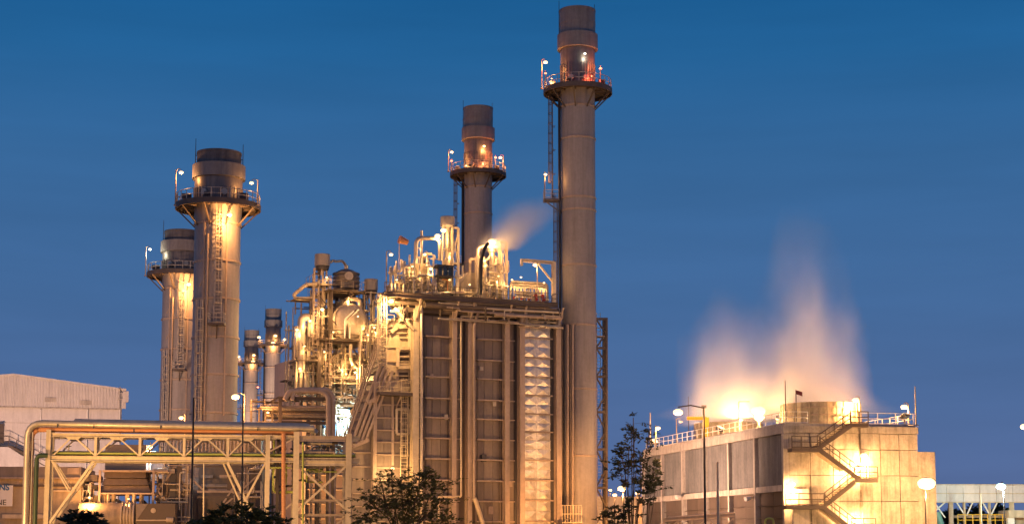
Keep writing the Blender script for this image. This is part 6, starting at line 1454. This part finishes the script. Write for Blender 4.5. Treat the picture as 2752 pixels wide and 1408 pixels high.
# ------------------------------------------------------------------ steam
def steam(name, label, c0, size, ctrl, dens, col=(.95, .93, .92), aniso=.2, wob=1.1):
    """A closed body of vapour; density falls off from wandering plume axes and thins with height (object space, z 0..1)."""
    mb = MB(); x, y, z = size
    mb.hexa([V(c0)+V(q) for q in ((-x/2, -y/2, 0), (x/2, -y/2, 0), (x/2, y/2, 0), (-x/2, y/2, 0), (-x/2, -y/2, z), (x/2, -y/2, z), (x/2, y/2, z), (-x/2, y/2, z))])
    m = bpy.data.materials.new(name+'_vapour'); m.use_nodes = True; n = m.node_tree; n.nodes.clear(); L = n.links
    out = n.nodes.new('ShaderNodeOutputMaterial'); pv = n.nodes.new('ShaderNodeVolumePrincipled'); L.new(pv.outputs[0], out.inputs['Volume'])
    pv.inputs['Color'].default_value = (*col, 1); pv.inputs['Anisotropy'].default_value = aniso
    tcn = n.nodes.new('ShaderNodeTexCoord'); sp_ = n.nodes.new('ShaderNodeSeparateXYZ'); L.new(tcn.outputs['Object'], sp_.inputs[0])
    def mth(op, a, b=None, c=None):
        q = n.nodes.new('ShaderNodeMath'); q.operation = op
        for i, s in enumerate((a, b, c)):
            if s is None: continue
            if isinstance(s, (int, float)): q.inputs[i].default_value = s
            else: L.new(s, q.inputs[i])
        return q.outputs[0]
    zc = sp_.outputs['Z']
    nzt = n.nodes.new('ShaderNodeTexNoise'); nzt.inputs['Scale'].default_value = .16; nzt.inputs['Detail'].default_value = 2
    mpp_ = n.nodes.new('ShaderNodeMapping'); mpp_.inputs['Scale'].default_value = (1, 1, .35); L.new(tcn.outputs['Object'], mpp_.inputs[0]); L.new(mpp_.outputs[0], nzt.inputs['Vector'])
    wn = n.nodes.new('ShaderNodeTexNoise'); wn.inputs['Scale'].default_value = .22; wn.inputs['Detail'].default_value = 3
    wm = n.nodes.new('ShaderNodeMapping'); wm.inputs['Scale'].default_value = (1, 1, .5); wm.inputs['Location'].default_value = (4, 9, 2); L.new(tcn.outputs['Object'], wm.inputs[0]); L.new(wm.outputs[0], wn.inputs['Vector'])
    ws = n.nodes.new('ShaderNodeSeparateColor'); L.new(wn.outputs['Color'], ws.inputs[0])
    amp = mth('MINIMUM', mth('MULTIPLY', zc, wob), wob*8)          # the vapour wanders more the higher it rises
    X_ = mth('MULTIPLY_ADD', mth('SUBTRACT', ws.outputs[0], .5), amp, sp_.outputs['X']); Y_ = mth('MULTIPLY_ADD', mth('SUBTRACT', ws.outputs[1], .5), amp, sp_.outputs['Y'])
    total = None
    for (px_, py_, sx_, sz_, r0, r1, hgt, k_) in ctrl:     # foot, drift per metre, radius at foot and per metre, fading height, weight
        ax = mth('MULTIPLY_ADD', zc, sx_, px_); dx = mth('SUBTRACT', X_, ax); dy = mth('SUBTRACT', Y_, mth('MULTIPLY_ADD', zc, sz_, py_))
        rr = mth('MAXIMUM', mth('MULTIPLY_ADD', zc, r1, r0), .3)
        q = mth('DIVIDE', mth('ADD', mth('MULTIPLY', dx, dx), mth('MULTIPLY', dy, dy)), mth('MULTIPLY', rr, rr))
        g = mth('POWER', 2.718, mth('MULTIPLY', q, -1.0))
        h = mth('POWER', 2.718, mth('MULTIPLY', zc, -1.0/hgt)); top = mth('MINIMUM', mth('MAXIMUM', mth('DIVIDE', mth('SUBTRACT', z, zc), z*.35), 0), 1)
        v = mth('MULTIPLY', mth('MULTIPLY', g, h), mth('MULTIPLY', top, k_)); total = v if total is None else mth('ADD', total, v)
    fac = mth('MULTIPLY', total, mth('MAXIMUM', mth('MULTIPLY_ADD', nzt.outputs[0], 2.6, -.35), .06)); den = mth('MULTIPLY', mth('MAXIMUM', mth('SUBTRACT', fac, .02), 0), dens)
    L.new(den, pv.inputs['Density'])
    M[name] = m; o = solo(mb, name, name, label, 'steam'); o['kind'] = 'stuff'
    return o
fc = lambda f, c0: (f.x-c0[0], f.y-c0[1])
c0 = ((F1.x+F2.x)/2, (F1.y+F2.y)/2, ZC+2.3); a, b = fc(F1, c0), fc(F2, c0)
steam('steam_cloud', 'peach lit steam rising in two plumes from the cooling tower', c0, (34, 50, 28),
      [(a[0]-2.7, a[1], .03, 0, 2.3, .06, 5.4, 1.0), (a[0]+.7, a[1], .03, 0, 2.4, .03, 3.4, .9), (b[0]+.6, b[1], -.03, 0, 3.6, .06, 4.2, .95), (b[0]+3.2, b[1]-4, .06, 0, 3.4, -.02, 2.6, .9), (1.0, 0, 0, 0, 8.0, -.5, 2.0, .5)], .31)
q = U1.px(1328, 668, -1.5)
steam('steam_puff', 'small pink steam puff blowing right from the roof vent', (q.x+3, q.y, q.z-.2), (10, 6, 8),
      [(-2.9, 0, .9, 0, 1.7, .30, 2.2, 1.0)], .95, aniso=.1)
